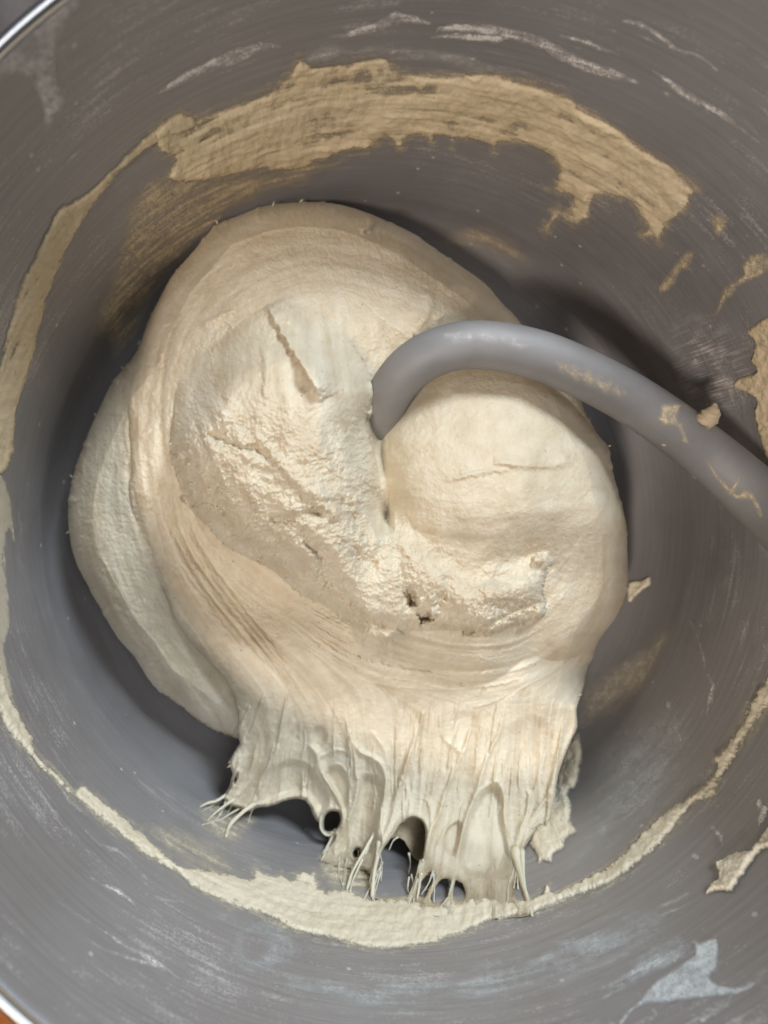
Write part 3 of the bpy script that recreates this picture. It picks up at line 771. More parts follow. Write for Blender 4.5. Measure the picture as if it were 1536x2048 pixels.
# long fold lines wrapping round the lower edge of the lobe and the dome
rr_ = random.Random(5)
for k in range(16):
    o_ = k * 9.5 - 26
    pts = [(560 + 0.2 * o_, 1175 + o_ * .75), (680, 1240 + o_ * .85), (780 + rr_.uniform(-15, 15), 1278 + o_ * .8), (900, 1305 + o_ * .62), (1020, 1300 + o_ * .55), (1110 + rr_.uniform(-30, 20), 1255 + o_ * .6)]
    a, b = sorted((rr_.uniform(0, .5), rr_.uniform(.55, 1)))
    q = catmull(pts, 8, False); n_ = len(q); q = q[int(a * n_):max(int(b * n_), int(a * n_) + 4)]
    stroke(q[::3], [2.5, 4.5, 2.5], rr_.choice([0.055, 0.045, -0.05, 0.035]), jag=4, seed=k)
for k in range(14):
    o_ = k * 11 - 60
    pts = [(330 + o_ * .5, 900 + rr_.uniform(-40, 40)), (345 + o_ * .45, 1050), (420 + o_ * .35, 1180 - o_ * .2), (540 + o_ * .2, 1330 - o_ * .3), (620 + o_ * .2, 1450 - o_ * .2)]
    a, b = sorted((rr_.uniform(0, .5), rr_.uniform(.5, 1)))
    q = catmull(pts, 8, False); n_ = len(q); q = q[int(a * n_):max(int(b * n_), int(a * n_) + 4)]
    stroke(q[::3], [2.5, 5, 2.5], rr_.choice([0.04, 0.03, -0.025]), jag=4, seed=k + 20)

# ---- the stretched skirt: sunken windows between raised strands
def sink(poly, depth, w):
    global H
    d = SDF(poly); H -= depth * sstep(-3, w, d) * np.where(d > -3, 1, 0)
for poly, dep, w in [([(715, 1560), (740, 1548), (765, 1562), (768, 1600), (758, 1650), (752, 1690), (738, 1712), (700, 1712), (672, 1705), (690, 1660), (708, 1615)], 0.28, 16),
                     ([(952, 1604), (978, 1571), (998, 1569), (1006, 1596), (1006, 1640), (1016, 1690), (1020, 1740), (1000, 1760), (930, 1745), (920, 1710), (936, 1640)], 0.30, 12),
                     ([(890, 1664), (905, 1645), (922, 1645), (918, 1680), (906, 1712), (884, 1690)], 0.18, 8),
                     ([(625, 1480), (628, 1455), (645, 1452), (655, 1470), (648, 1492), (634, 1500)], 0.20, 8),
                     ([(650, 1545), (672, 1530), (690, 1540), (700, 1580), (690, 1620), (672, 1590)], 0.22, 9),
                     ([(545, 1540), (580, 1520), (620, 1530), (645, 1570), (660, 1600), (640, 1625), (610, 1590), (560, 1598), (528, 1605)], 0.25, 14),
                     ([(900, 1440), (930, 1420), (960, 1440), (940, 1490), (915, 1500)], 0.14, 16), ([(1010, 1460), (1060, 1430), (1100, 1450), (1080, 1520), (1020, 1540)], 0.16, 24),
                     ([(1062, 1690), (1066, 1660), (1080, 1648), (1088, 1660), (1084, 1690), (1068, 1712)], 0.25, 8)]:
    sink(poly, dep, w)
SKIRT = [([(556, 1489), (541, 1526), (522, 1559), (517, 1591), (500, 1615)], [3, 4, 4, 4.5, 5], .16), ([(512, 1499), (504, 1536), (491, 1575), (465, 1600)], [3, 3, 3, 3], .10),
         ([(600, 1430), (560, 1500), (545, 1540)], [4, 4, 3], .07), ([(480, 1500), (474, 1540), (460, 1580)], [3, 3, 3], .08),
         ([(618, 1490), (634, 1510), (642, 1544), (660, 1572), (681, 1606), (686, 1637), (674, 1660)], [4, 6, 5, 3.5, 3.5, 4, 3], .17),
         ([(690, 1430), (707, 1502), (712, 1549), (718, 1565), (707, 1611), (694, 1643), (672, 1680), (650, 1710)], [3, 4, 4, 4, 4, 3.5, 3, 3], .17),
         ([(700, 1470), (718, 1502), (745, 1515), (762, 1530), (772, 1559), (765, 1611), (757, 1658), (762, 1684)], [3, 4, 4, 5, 4, 5, 6, 6], .20),
         ([(830, 1480), (812, 1530), (800, 1567), (785, 1632), (764, 1684), (757, 1720)], [3, 4, 4, 5, 5, 4], .16),
         ([(850, 1420), (840, 1450), (822, 1497), (811, 1536), (796, 1580), (783, 1615)], [3, 4, 4.5, 4, 4, 3], .15),
         ([(1010, 1410), (999, 1463), (973, 1518), (960, 1562), (947, 1598), (934, 1632), (923, 1671), (913, 1723)], [3, 4, 4, 4.5, 4, 3.5, 3.5, 4], .18),
         ([(960, 1410), (941, 1460), (921, 1515), (892, 1580), (876, 1632), (855, 1677), (844, 1723), (830, 1780)], [3, 3.5, 4, 4, 4, 5, 4, 4], .15),
         ([(947, 1602), (960, 1583), (978, 1568), (997, 1566), (1009, 1596), (1009, 1637), (1025, 1684)], [3, 3, 3, 3, 3.5, 3.5, 3], .10),
         ([(1061, 1580), (1056, 1622), (1040, 1664), (1030, 1700)], [3, 4, 6, 7], .16), ([(1130, 1440), (1118, 1500), (1098, 1585), (1066, 1632), (1051, 1674), (1043, 1718)], [3, 4, 4, 4, 5, 6], .16),
         ([(1061, 1658), (1078, 1644), (1096, 1640)], [3, 3, 3], .10), ([(850, 1595), (862, 1622), (860, 1677), (848, 1720)], [3, 3.5, 4, 4], .10),
         ([(870, 1700), (895, 1655), (915, 1643)], [2.5, 2.5, 2.5], .08), ([(1012, 1500), (1008, 1550), (1010, 1590)], [3, 3, 3], .06), ([(880, 1425), (885, 1470), (908, 1495), (925, 1505)], [3, 3.5, 4, 4], .12),
         ([(640, 1515), (668, 1500), (700, 1505)], [4, 3, 3], .08), ([(652, 1545), (676, 1530), (696, 1550)], [2.5, 3, 2.5], .09), ([(560, 1600), (600, 1575), (640, 1560)], [2.5, 2.5, 2], .05),
         ([(740, 1460), (770, 1500), (775, 1540)], [4, 4, 3], .09), ([(800, 1550), (815, 1580), (806, 1620)], [3, 3, 3], .08), ([(1085, 1500), (1075, 1560), (1062, 1600)], [3, 3, 3], .07)]
for i, (pts, w, h) in enumerate(SKIRT):
    stroke(pts, [1.25 * k for k in w], h * 0.8, jag=1.5, seed=i, sharp=1.7)
for k in range(110):
    x = rr_.uniform(490, 1130); y = rr_.uniform(1380, 1600); L = rr_.uniform(50, 150)
    lean = np.interp(x, [480, 600, 760, 900, 1060, 1150], [-.55, -.1, .05, -.22, -.05, -.18])
    stroke([(x, y), (x + lean * L * .5 + rr_.uniform(-5, 5), y + L * .5), (x + lean * L, y + L)], [1.5, rr_.uniform(2, 3.2), 1.5], rr_.uniform(.02, .07), jag=2.5, seed=k)

H = H + 0.09 * np.exp(-((HOLE_EDGE - 2) / 4.5) ** 2) + 0.07 * skirt * np.exp(-((dM - 3) / 6.0) ** 2)
# ---- keep the dough off the steel
BZ = bowl_z(PX, PY).astype(f4)
H = np.maximum(H, BZ + 0.05)

def dough_mesh(step_mul, top=True):
    m = step_mul
    px, py, d, h = PX[::m, ::m], PY[::m, ::m], dM[::m, ::m], H[::m, ::m]
    st = ST * m
    inside = d > 0; near = (d <= 0) & (d > -1.5 * st)
    Fq = grid_faces(inside, near)
    sx, sy = snap(px, py, d, st)
    return px, py, d, h, sx, sy, Fq
print('mesh...')
px, py, d, h, sx, sy, Fq = dough_mesh(1)
h = np.where(d < 0, np.minimum(h, np.maximum(BZ + .03, h)), h)
wx, wy = ray(sx, sy, h)
V = np.stack([wx, wy, h], -1).reshape(-1, 3).astype(np.float64)
# smooth normals from the whole grid, so that the parts meet without a seam
Pg = V.reshape(HGT, WID, 3)
du = np.gradient(Pg, axis=1); dv = np.gradient(Pg, axis=0)
Nn = np.cross(dv, du); Nn /= np.linalg.norm(Nn, axis=-1)[..., None] + 1e-12
Nn = Nn.reshape(-1, 3)
dough = empty('bread_dough', (0, -0.01, 0.03))
tag(dough, 'large pale twisted lump of sticky bread dough torn and stretched inside the bowl', 'dough')
doff = A((0, -1.0, 3.0))
PART = np.where(PY > 1395 + 18 * perlin(PX / 60, PY / 60, 5), 4, LAY)
PART = np.where((PART == 0), 0, PART)
fp = PART.ravel()[Fq[:, 0]]
TONE = np.clip(0.5 + 0.10 * s2_ * streak_amp + 0.05 * s1 * streak_amp + 0.10 * s3 * (1 - domeS) + 0.25 * fbm(PX / 35, PY / 35, 37, 4) + 0.12 * rough * g2 + 0.22 * skirt, 0, 1).ravel()
low = sstep(1640, 1830, PY + 40 * perlin(PX / 45, PY / 45, 15))
COVER = np.clip(1 - low * (0.35 + 0.5 * np.clip(0.5 - 0.30 * s2_ - 0.9 * fbm(PX / 25, PY / 40, 16, 3), 0, 1)) - 0.5 * sstep(9, 1, dM) * sstep(1560, 1640, PY), 0.12, 1).ravel()
names = {0: 'side_lobe', 1: 'back_roll', 2: 'torn_lobe', 3: 'round_dome', 4: 'stretched_skirt'}
for k, nm in names.items():
    f = Fq[fp == k]
    if len(f) == 0: continue
    v, f, nn, tn, cvr = compact(V, f, Nn, TONE, COVER)
    # drop faces that collapsed
    o = mesh_obj(nm, v - doff, f, M_SKIRT if k == 4 else M_DOUGH, dough, normals=nn, tone=tn, attr=cvr if k == 4 else None)
# underside: closes the lump against the bowl
m = 4
px, py, d, h, sx, sy, Fb = dough_mesh(m)
bzc = BZ[::m, ::m]
full = sstep(1560, 1430, py)
thick = 0.10 + (7.5 * full + 0.10) * np.sqrt(1 - (1 - np.clip(d / 110, 0, 1)) ** 2)
hb = np.maximum(bzc + 0.02, h - thick); hb = np.where(d <= 0, h - 0.04, hb)
hb = blur(hb, 1.0); hb = np.minimum(hb, h - 0.06)
wx, wy = ray(sx, sy, hb)
v, f = compact(np.stack([wx, wy, hb], -1).reshape(-1, 3), Fb[:, ::-1])
mesh_obj('underside', v - doff, f, M_DOUGH, dough)

def hz(x, y):
    i = int(np.clip((y - Y0) / ST, 0, HGT - 1)); j = int(np.clip((x - X0) / ST, 0, WID - 1))
    return float(H[i, j])
# a thinner skin hanging behind the arched hole
def small_sheet(name, poly, zf, mat, parent, off, step=2.0, seed=0):
    p = catmull(poly, 4); xs = np.arange(p[:, 0].min() - 5, p[:, 0].max() + 6, step); ys = np.arange(p[:, 1].min() - 5, p[:, 1].max() + 6, step)
    x, y = np.meshgrid(xs, ys); d = poly_sdf(x, y, p) + 0.8 * fbm(x / 7, y / 7, seed)
    Fq = grid_faces(d > 0, (d <= 0) & (d > -1.5 * step)); sx, sy = snap(x, y, d, step)
    z = zf(sx, sy) + 0.03 * fbm(x / 9, y / 9, seed + 2)
    wx, wy = ray(sx, sy, z); v, f = compact(np.stack([wx, wy, z], -1).reshape(-1, 3), Fq)
    return mesh_obj(name, v - off, f, mat, parent)
small_sheet('back_membrane', [(775, 1680), (790, 1655), (800, 1640), (825, 1625), (850, 1632), (860, 1660), (858, 1700), (846, 1735), (836, 1722), (824, 1712), (818, 1697), (806, 1680), (790, 1674)],
            lambda x, y: 5.6 + 0.004 * (y - 1640) + 0.3 * np.cos((x - 820) / 30), M_DOUGH, dough, doff, seed=3)
# free strands pulled out to the steel
STR = [([(512, 1606), (486, 1624), (460, 1650), (452, 1674)], [.075, .055, .06, .04]), ([(496, 1618), (478, 1632), (462, 1648)], [.04, .03, .03]), ([(470, 1598), (448, 1612), (426, 1630), (416, 1640)], [.05, .035, .03, .02]),
       ([(452, 1590), (434, 1601), (416, 1606), (400, 1614)], [.05, .04, .04, .02]), ([(434, 1602), (424, 1612), (408, 1620)], [.03, .022, .015]), ([(444, 1612), (432, 1640), (404, 1650)], [.03, .025, .015]),
       ([(468, 1548), (464, 1560), (458, 1578), (440, 1600)], [.035, .025, .03, .02]), ([(452, 1600), (446, 1618), (440, 1632)], [.03, .02, .02]), ([(480, 1616), (460, 1628), (440, 1640), (424, 1642)], [.035, .03, .025, .015]),
       ([(760, 1684), (755, 1715), (749, 1742), (744, 1795)], [.10, .06, .045, .05]), ([(749, 1666), (728, 1703), (705, 1744), (694, 1778)], [.06, .04, .035, .04]), ([(740, 1690), (722, 1725), (706, 1760), (700, 1784)], [.04, .03, .025, .03]),
       ([(752, 1745), (740, 1775), (728, 1798)], [.04, .03, .02]), ([(1030, 1700), (1038, 1735), (1048, 1775), (1060, 1815), (1064, 1832)], [.16, .10, .065, .05, .03]), ([(1044, 1700), (1046, 1740), (1052, 1790)], [.08, .05, .03]),
       ([(866, 1740), (858, 1765), (842, 1790)], [.03, .018, .02]), ([(874, 1742), (862, 1772), (848, 1782)], [.022, .013, .013]), ([(864, 1742), (868, 1762), (858, 1790), (852, 1806)], [.03, .03, .035, .03]),
       ([(908, 1752), (903, 1772), (898, 1795), (903, 1812)], [.045, .03, .035, .03]), ([(898, 1794), (888, 1806), (872, 1826)], [.035, .03, .02]), ([(846, 1722), (832, 1765), (818, 1800), (812, 1822)], [.10, .06, .05, .03]),
       ([(842, 1745), (838, 1775), (834, 1800)], [.05, .035, .03]), ([(672, 1658), (656, 1690), (645, 1708)], [.05, .035, .03]), ([(660, 1690), (652, 1702), (642, 1722)], [.03, .025, .02]), ([(686, 1640), (682, 1652), (674, 1660)], [.04, .025, .02]),
       ([(796, 1674), (786, 1682), (778, 1700)], [.03, .02, .015]), ([(648, 1622), (641, 1640), (643, 1660), (655, 1670), (668, 1664)], [.05, .04, .035, .045, .05])]
for i, (pts, w) in enumerate(STR):
    z0 = hz(*pts[0]) - 0.05
    z1 = bz(*pts[-1]) + 0.04
    if i in (24, 26, 25): z1 = hz(*pts[-1]) - .1
    n = len(pts); pth = []
    for k, (x, y) in enumerate(pts):
        t = k / (n - 1)
        pth.append(P3(x, y, max(z0 + (z1 - z0) * t ** 1.3, bz(x, y) + 0.04)))
    tube_obj('strand', A(pth) - doff, w, M_STRAND, dough, 10, 6, lump=0.35, seed=i)
# tiny torn hairs and crumbs along the edges
HAIR = [((246, 738), (241, 733)), ((192, 832), (188, 826)), ((145, 955), (139, 950)), ((137, 1062), (132, 1068)), ((276, 690), (279, 681)), ((462, 1520), (456, 1527)),
        ((461, 1530), (454, 1535)), ((345, 885), (335, 892)), ((386, 1018), (378, 1016)), ((392, 1012), (382, 1020)), ((447, 1085), (443, 1092)), ((515, 1122), (520, 1130)), ((598, 1186), (603, 1196)), ((698, 1240), (706, 1250)),
        ((1154, 1392), (1164, 1388)), ((1216, 893), (1222, 890)), ((545, 412), (548, 402)), ((435, 447), (430, 440)), ((968, 1372), (970, 1382)), ((1095, 1135), (1103, 1140)), ((600, 404), (606, 398)), ((825, 664), (830, 672)), ((828, 684), (836, 688)), ((712, 1310), (722, 1318))]
for i, (a, b) in enumerate(HAIR):
    za = hz(*a)
    if za < bz(*a) + .2: za = bz(*a) + 1.0
    mid = ((a[0] + b[0]) / 2 + 1, (a[1] + b[1]) / 2)
    tube_obj('torn_tip', A([P3(*a, za - .05), P3(*mid, za + .02), P3(*b, za)]) - doff, [.032, .026, .010], M_DOUGH, dough, 8, 4, lump=.3, seed=i + 50)

# ------------------------------------------------------------------ films, smears and flour stuck to the bowl and the hook
def film(name, poly, mat, label, cat, thick=0.05, cover=1.0, edge=8.0, ragp=4.0, streak=0.5, seed=0, group=None, step=2.0, surf=None, n=3, fine=1.0, holes=(), ridge=0.0, soft=False, vary=0.7, grow=0.0):
    p = catmull(poly, n); pad = 10 + 2 * ragp + grow
    xs = np.arange(p[:, 0].min() - pad, p[:, 0].max() + pad, step); ys = np.arange(p[:, 1].min() - pad, p[:, 1].max() + pad, step)
    x, y = np.meshgrid(xs, ys)
    P0 = bowl_at(x, y)[0]; th = np.arctan2(P0[..., 1], P0[..., 0]); R = (P0[..., 2] + np.hypot(P0[..., 0], P0[..., 1])) * 70
    d = poly_sdf(x, y, p)
    d = d + grow
    for h_ in holes: d = np.minimum(d, -poly_sdf(x, y, catmull(h_, 3)))
    a1 = fbm(th * 800 / 90, R / 16, seed + 1, 5, 0.58)          # streaks along the sweep of the hook
    a2 = fbm(x / 15, y / 15, seed + 2, 4, 0.6)
    a3 = fbm(x / 4, y / 4, seed + 3, 3, 0.6)
    d = d + ragp * (0.9 * a1 * streak + 0.9 * a2 * (1 - 0.5 * streak) + 0.25 * a3)
    Fq = grid_faces(d > 0, (d <= 0) & (d > -1.5 * step))
    if len(Fq) == 0: return None
    sx, sy = snap(x, y, d, step)
    Pp, Nv = (surf or bowl_at)(sx, sy)
    ins = sstep(0, edge * (2.0 if soft else 1.0), d)
    aL = fbm(th * 800 / 240, R / 42, seed + 5, 3, 0.5); bL = fbm(x / 55, y / 55, seed + 6, 3, 0.55)
    T = ins * (0.72 + vary * (0.8 * aL * (0.3 + streak) + 0.9 * bL * (1 - 0.4 * streak)) + 0.5 * a1 * streak + 0.4 * a2 * (1 - 0.5 * streak) + 0.12 * a3)
    T2 = ins * (0.72 + vary * (0.6 * aL * (0.3 + streak) + 0.9 * bL) + 0.06 * a1 * streak + 0.34 * a2 * (1 - 0.4 * streak) + 0.08 * a3)
    t = thick * np.clip(T2, 0.0, 1.6) + ridge * np.maximum(a1, 0) * ins
    Pp = Pp + Nv * (0.006 + t)[..., None]
    cv = cover * (sstep(0.02, 0.50, T) if (vary > 0 and not soft) else np.clip(T * 1.3, 0, 1.2))
    if soft: cv = cv * np.clip(0.8 + fine * (0.8 * a1 * (0.4 + streak) + 0.4 * a2 + 0.5 * a3), 0.0, 1.5)
    cv = np.clip(cv, 0, 1)
    v, f, c = compact(Pp.reshape(-1, 3), Fq, cv.ravel())
    o = mesh_obj(name, v, f, mat, attr=c)
    tag(o, label, cat, group)
    return o

print('films...')
BACK = [(300, 262), (340, 232), (362, 220), (390, 232), (430, 218), (480, 202), (530, 182), (560, 160), (582, 140), (600, 112), (625, 130), (680, 126), (740, 112), (770, 110), (790, 132), (830, 142), (900, 147), (960, 142), (1020, 152), (1080, 167),
        (1120, 182), (1150, 196), (1160, 212), (1200, 232), (1240, 257), (1270, 282), (1310, 307), (1350, 332), (1380, 362), (1396, 378), (1382, 400), (1370, 422), (1342, 445), (1327, 470), (1318, 492), (1308, 478), (1280, 471),
        (1292, 455), (1280, 435), (1264, 407), (1240, 397), (1210, 395), (1192, 393), (1183, 410), (1182, 435), (1165, 447), (1148, 452), (1132, 440), (1124, 424), (1134, 412), (1142, 402), (1136, 392), (1122, 388), (1122, 404), (1120, 430), (1102, 452), (1092, 470), (1088, 455),
        (1102, 430), (1114, 408), (1117, 388), (1106, 378), (1090, 381), (1087, 374), (1110, 370), (1116, 345), (1106, 318), (1085, 302), (1060, 292), (1030, 286), (1000, 290), (988, 306), (978, 292), (940, 280), (913, 282), (907, 296), (896, 278), (872, 272),
        (866, 292), (852, 276), (830, 273), (812, 282), (800, 302), (788, 290), (776, 278), (760, 284), (738, 300), (706, 300), (672, 312), (640, 330), (600, 340), (540, 345), (480, 352), (420, 362), (360, 366), (330, 352), (345, 318), (320, 305)]
film('dough_smear', BACK, M_SMEAR, 'broad tan band of dough scraped along the back wall above the lump', 'dough smear', thick=0.075, cover=0.98, edge=16, ragp=6, streak=0.8, seed=100, step=1.75, ridge=0.0, n=2, vary=1.15)
film('dough_smear', BACK, M_SMEAR, 'thin translucent fringe of dough film round the broad back band', 'dough smear', thick=0.004, cover=0.5, edge=16, ragp=14, streak=0.9, seed=106, step=2, n=2, soft=True, fine=1.2, grow=15)
film('dough_smear', [(300, 340), (420, 350), (540, 338), (640, 325), (700, 300), (730, 305), (690, 335), (640, 352), (620, 374), (560, 382), (520, 400), (470, 424), (440, 452), (400, 485), (365, 525), (335, 565), (305, 615), (285, 662), (240, 722), (216, 734), (214, 695), (204, 682), (190, 686), (175, 682), (174, 652), (190, 612),
     (208, 572), (226, 512), (236, 480), (238, 440), (250, 408), (266, 386)], M_SMEAR, 'thin greyish film of dough on the dark left back wall just beside the lump', 'dough smear', thick=0.02, cover=0.62, edge=16, ragp=5, streak=0.8, soft=True, seed=110, step=2, ridge=0.0)
film('dough_smear', [(392, 236), (362, 222), (330, 238), (282, 275), (236, 316), (192, 365), (152, 394), (112, 420), (86, 470), (62, 520), (36, 570), (16, 640), (-4, 720), (-24, 830), (-30, 920), (-22, 980), (-6, 960), (14, 940), (30, 900), (32, 850), (40, 800), (60, 740), (76, 680), (92, 612),
     (112, 556), (137, 500), (168, 440), (204, 390), (244, 345), (292, 302), (340, 276), (392, 254)], M_SMEAR, 'long narrow curved streak of tan dough down the left wall of the bowl', 'dough smear', thick=0.07, cover=0.92, edge=12, ragp=5, streak=0.85, seed=120, step=2, ridge=0.0)
film('dough_smear', [(-30, 930), (0, 945), (12, 960), (24, 1010), (33, 1078), (24, 1090), (18, 1060), (12, 1100), (18, 1180), (22, 1255), (10, 1290), (18, 1340), (28, 1390), (4, 1400), (-20, 1340), (-34, 1200), (-36, 1050)], M_WET,
     'pale grey wet film of dough at the far left edge of the bowl', 'dough smear', thick=0.03, cover=0.62, edge=12, ragp=5, streak=0.7, seed=130)
film('dough_smear', [(600, 116), (640, 84), (668, 78), (700, 92), (760, 86), (850, 92), (930, 104), (985, 122), (1030, 146), (970, 152), (900, 136), (830, 126), (770, 112), (700, 116), (640, 128), (608, 134)], M_FLOUR,
     'greyish thin dough film above the tan band at the top of the bowl', 'dough smear', thick=0.02, cover=0.65, edge=14, ragp=4, streak=0.8, seed=140, soft=True)
film('dough_smear', [(868, 492), (900, 452), (945, 440), (995, 447), (1042, 480), (1066, 502), (1072, 530), (1052, 542), (1010, 531), (960, 512), (900, 506)], M_SMEAR,
     'faint tan patch on the wall right of the lump, half in shadow', 'dough smear', thick=0.02, cover=0.55, edge=26, ragp=6, streak=0.6, seed=150, soft=True)
film('dough_smear', [(1418, 440), (1430, 422), (1448, 424), (1460, 438), (1458, 456), (1448, 472), (1436, 478), (1424, 464)], M_SMEAR, 'small rounded tan dab on the right wall beyond the back band', 'dough smear', thick=0.05, cover=0.9, edge=10, ragp=5, streak=0.2, seed=160, step=1.5, soft=True)
film('dough_smear', [(1360, 508), (1380, 498), (1393, 500), (1394, 512), (1378, 540), (1362, 548), (1353, 568), (1337, 584), (1324, 590), (1319, 615), (1313, 618), (1316, 590), (1313, 574), (1326, 555), (1342, 534)], M_SMEAR,
     'slim slanting tan dash of dough on the right wall, left one of two', 'dough smear', thick=0.05, cover=0.85, edge=7, ragp=3.5, streak=0.1, seed=170, step=1.5, soft=True)
film('dough_smear', [(1480, 528), (1498, 506), (1527, 502), (1545, 516), (1545, 538), (1518, 557), (1484, 572), (1470, 592), (1452, 605), (1442, 626), (1414, 639), (1411, 634), (1430, 618), (1438, 584), (1459, 562), (1482, 545)], M_SMEAR,
     'larger slanting tan dash of dough by the right edge, above the hook', 'dough smear', thick=0.06, cover=0.9, edge=7, ragp=4, streak=0.1, seed=180, step=1.5, soft=True)
film('dough_smear', [(1600, 610), (1545, 626), (1502, 652), (1494, 664), (1510, 690), (1500, 720), (1514, 738), (1500, 746), (1472, 758), (1466, 772), (1488, 786), (1512, 796), (1509, 830), (1516, 862), (1527, 900), (1545, 930), (1600, 960)], M_SMEAR,
     'jagged tan slab of dough stuck on the right wall behind the hook', 'dough smear', thick=0.12, cover=1.0, edge=10, ragp=4, streak=0.2, seed=190, step=1.75, ridge=0.0)
RING = [(-40, 1300), (-20, 1380), (0, 1442), (30, 1484), (75, 1534), (140, 1592), (200, 1642), (260, 1692), (320, 1732), (352, 1746), (370, 1768), (400, 1787), (440, 1802), (462, 1816), (520, 1830), (560, 1850), (582, 1864), (650, 1878), (720, 1896), (770, 1902), (830, 1896), (890, 1884),
        (940, 1864), (980, 1846), (1040, 1836), (1100, 1817), (1140, 1800), (1200, 1780), (1250, 1752), (1300, 1710), (1340, 1670), (1370, 1632), (1395, 1604), (1420, 1600), (1434, 1588), (1446, 1560), (1480, 1502), (1520, 1440), (1566, 1370), (1560, 1320), (1512, 1390), (1480, 1450), (1442, 1508), (1424, 1514), (1434, 1530), (1418, 1560),
        (1380, 1592), (1330, 1622), (1280, 1672), (1230, 1722), (1180, 1752), (1130, 1778), (1104, 1786), (1096, 1764), (1080, 1790), (1050, 1800), (1000, 1796), (950, 1798), (880, 1812), (830, 1804), (780, 1796), (745, 1800), (700, 1784), (664, 1780), (640, 1778), (632, 1745), (620, 1748), (600, 1742), (582, 1758), (562, 1748), (542, 1752), (528, 1742),
        (508, 1732), (502, 1756), (482, 1754), (470, 1748), (440, 1744), (400, 1738), (362, 1732), (330, 1710), (284, 1664), (242, 1632), (192, 1592), (162, 1572), (146, 1584), (128, 1560), (76, 1512), (62, 1474), (40, 1432), (20, 1392), (6, 1340), (-10, 1290)]
film('dough_smear', RING, M_WET, 'long pale ring of wet dough along the front wall under the stretched strands', 'dough smear', thick=0.10, cover=1.0, edge=11, ragp=10, streak=0.5, seed=200, step=1.75, ridge=0.0, n=2, vary=0.8)
film('dough_smear', RING, M_WET, 'milky wet film fringing the ring of dough on both sides', 'dough smear', thick=0.006, cover=0.62, edge=14, ragp=12, streak=0.8, seed=206, step=2, n=2, soft=True, fine=1.1, grow=13)
film('dough_smear', [(392, 1606), (440, 1596), (500, 1618), (524, 1640), (480, 1690), (440, 1690), (404, 1660)], M_WET, 'small wet film where the left strands touch the steel', 'dough smear', thick=0.006, cover=0.55, edge=14, ragp=8, streak=0.6, seed=212, soft=True, fine=1.4)
film('flour_film', [(1180, 1470), (1290, 1410), (1380, 1400), (1404, 1500), (1380, 1580), (1290, 1660), (1190, 1740), (1100, 1762), (1130, 1690), (1165, 1600)], M_SLURRY, 'pale bluish powdery film on the steel right of the skirt', 'flour film', thick=0.002, cover=0.36, edge=40, ragp=10, streak=0.4, seed=218, step=2.5, soft=True, fine=0.9)
film('flour_film', [(520, 1915), (620, 1930), (850, 1925), (1000, 1890), (1150, 1845), (1290, 1795), (1360, 1850), (1220, 1965), (1000, 2035), (750, 2050), (560, 2000)], M_SLURRY, 'broad streaky whitish film on the wall under the ring', 'flour film', thick=0.002, cover=0.32, edge=40, ragp=14, streak=1.0, seed=219, step=2.5, soft=True, fine=1.5)
film('dough_smear', [(262, 1642), (330, 1640), (400, 1664), (452, 1700), (480, 1748), (400, 1748), (340, 1722), (290, 1672)], M_WET, 'translucent whitish film inside the ring of dough at the lower left', 'dough smear', thick=0.012, cover=0.5, edge=16, ragp=4, streak=0.7, seed=210, soft=True)
film('dough_smear', [(640, 1700), (700, 1700), (745, 1735), (750, 1790), (690, 1780), (650, 1775), (630, 1740)], M_WET, 'wet white streaky film between ring and skirt below the round hole', 'dough smear', thick=0.02, cover=1.0, edge=14, ragp=5, streak=0.9, seed=215, soft=True)
film('dough_smear', [(820, 1795), (900, 1800), (1040, 1795), (1080, 1800), (1060, 1835), (960, 1850), (860, 1840)], M_WET, 'wet white film under the small holes in the front of the skirt', 'dough smear', thick=0.02, cover=0.8, edge=14, ragp=5, streak=0.7, seed=216, soft=True)
film('dough_smear', [(1158, 1460), (1170, 1490), (1166, 1540), (1156, 1575), (1140, 1590), (1150, 1610), (1146, 1640), (1160, 1668), (1136, 1682), (1134, 1700), (1112, 1712), (1108, 1732), (1088, 1728), (1072, 1742), (1070, 1715), (1056, 1690), (1070, 1650), (1092, 1600), (1112, 1540), (1134, 1480)], M_WET,
     'thick yellowish patch of dough with spiky edge right beside the skirt', 'dough smear', thick=0.13, cover=1.0, edge=16, ragp=4, streak=0.15, seed=220, step=1.5, ridge=0.0)
film('dough_smear', [(1155, 1470), (1214, 1440), (1262, 1409), (1305, 1373), (1332, 1330), (1366, 1248), (1386, 1178), (1376, 1160), (1366, 1198), (1350, 1237), (1312, 1256), (1265, 1295), (1214, 1334), (1175, 1366), (1156, 1376), (1150, 1432)], M_WET,
     'faint milky sweep of dough film rising right of the lump towards the hook', 'dough smear', thick=0.012, cover=0.50, edge=20, ragp=6, streak=0.2, seed=230, soft=True)
film('dough_smear', [(1256, 1164), (1280, 1159), (1300, 1152), (1305, 1168), (1286, 1182), (1262, 1206), (1252, 1196)], M_WET, 'little dab of dough touching the right side of the lump', 'dough smear', thick=0.12, cover=1, edge=7, ragp=3, streak=0.1, seed=240, step=1.5)
film('dough_smear', [(1411, 1782), (1437, 1756), (1433, 1729), (1468, 1706), (1499, 1702), (1519, 1678), (1536, 1655), (1570, 1630), (1570, 1688), (1530, 1700), (1512, 1718), (1474, 1772), (1464, 1786), (1434, 1784), (1416, 1792)], M_WET,
     'crusty floury clump of dough at the lower right wall', 'dough smear', thick=0.12, cover=1, edge=8, ragp=5, streak=0.1, seed=250, step=1.5, ridge=0.0)
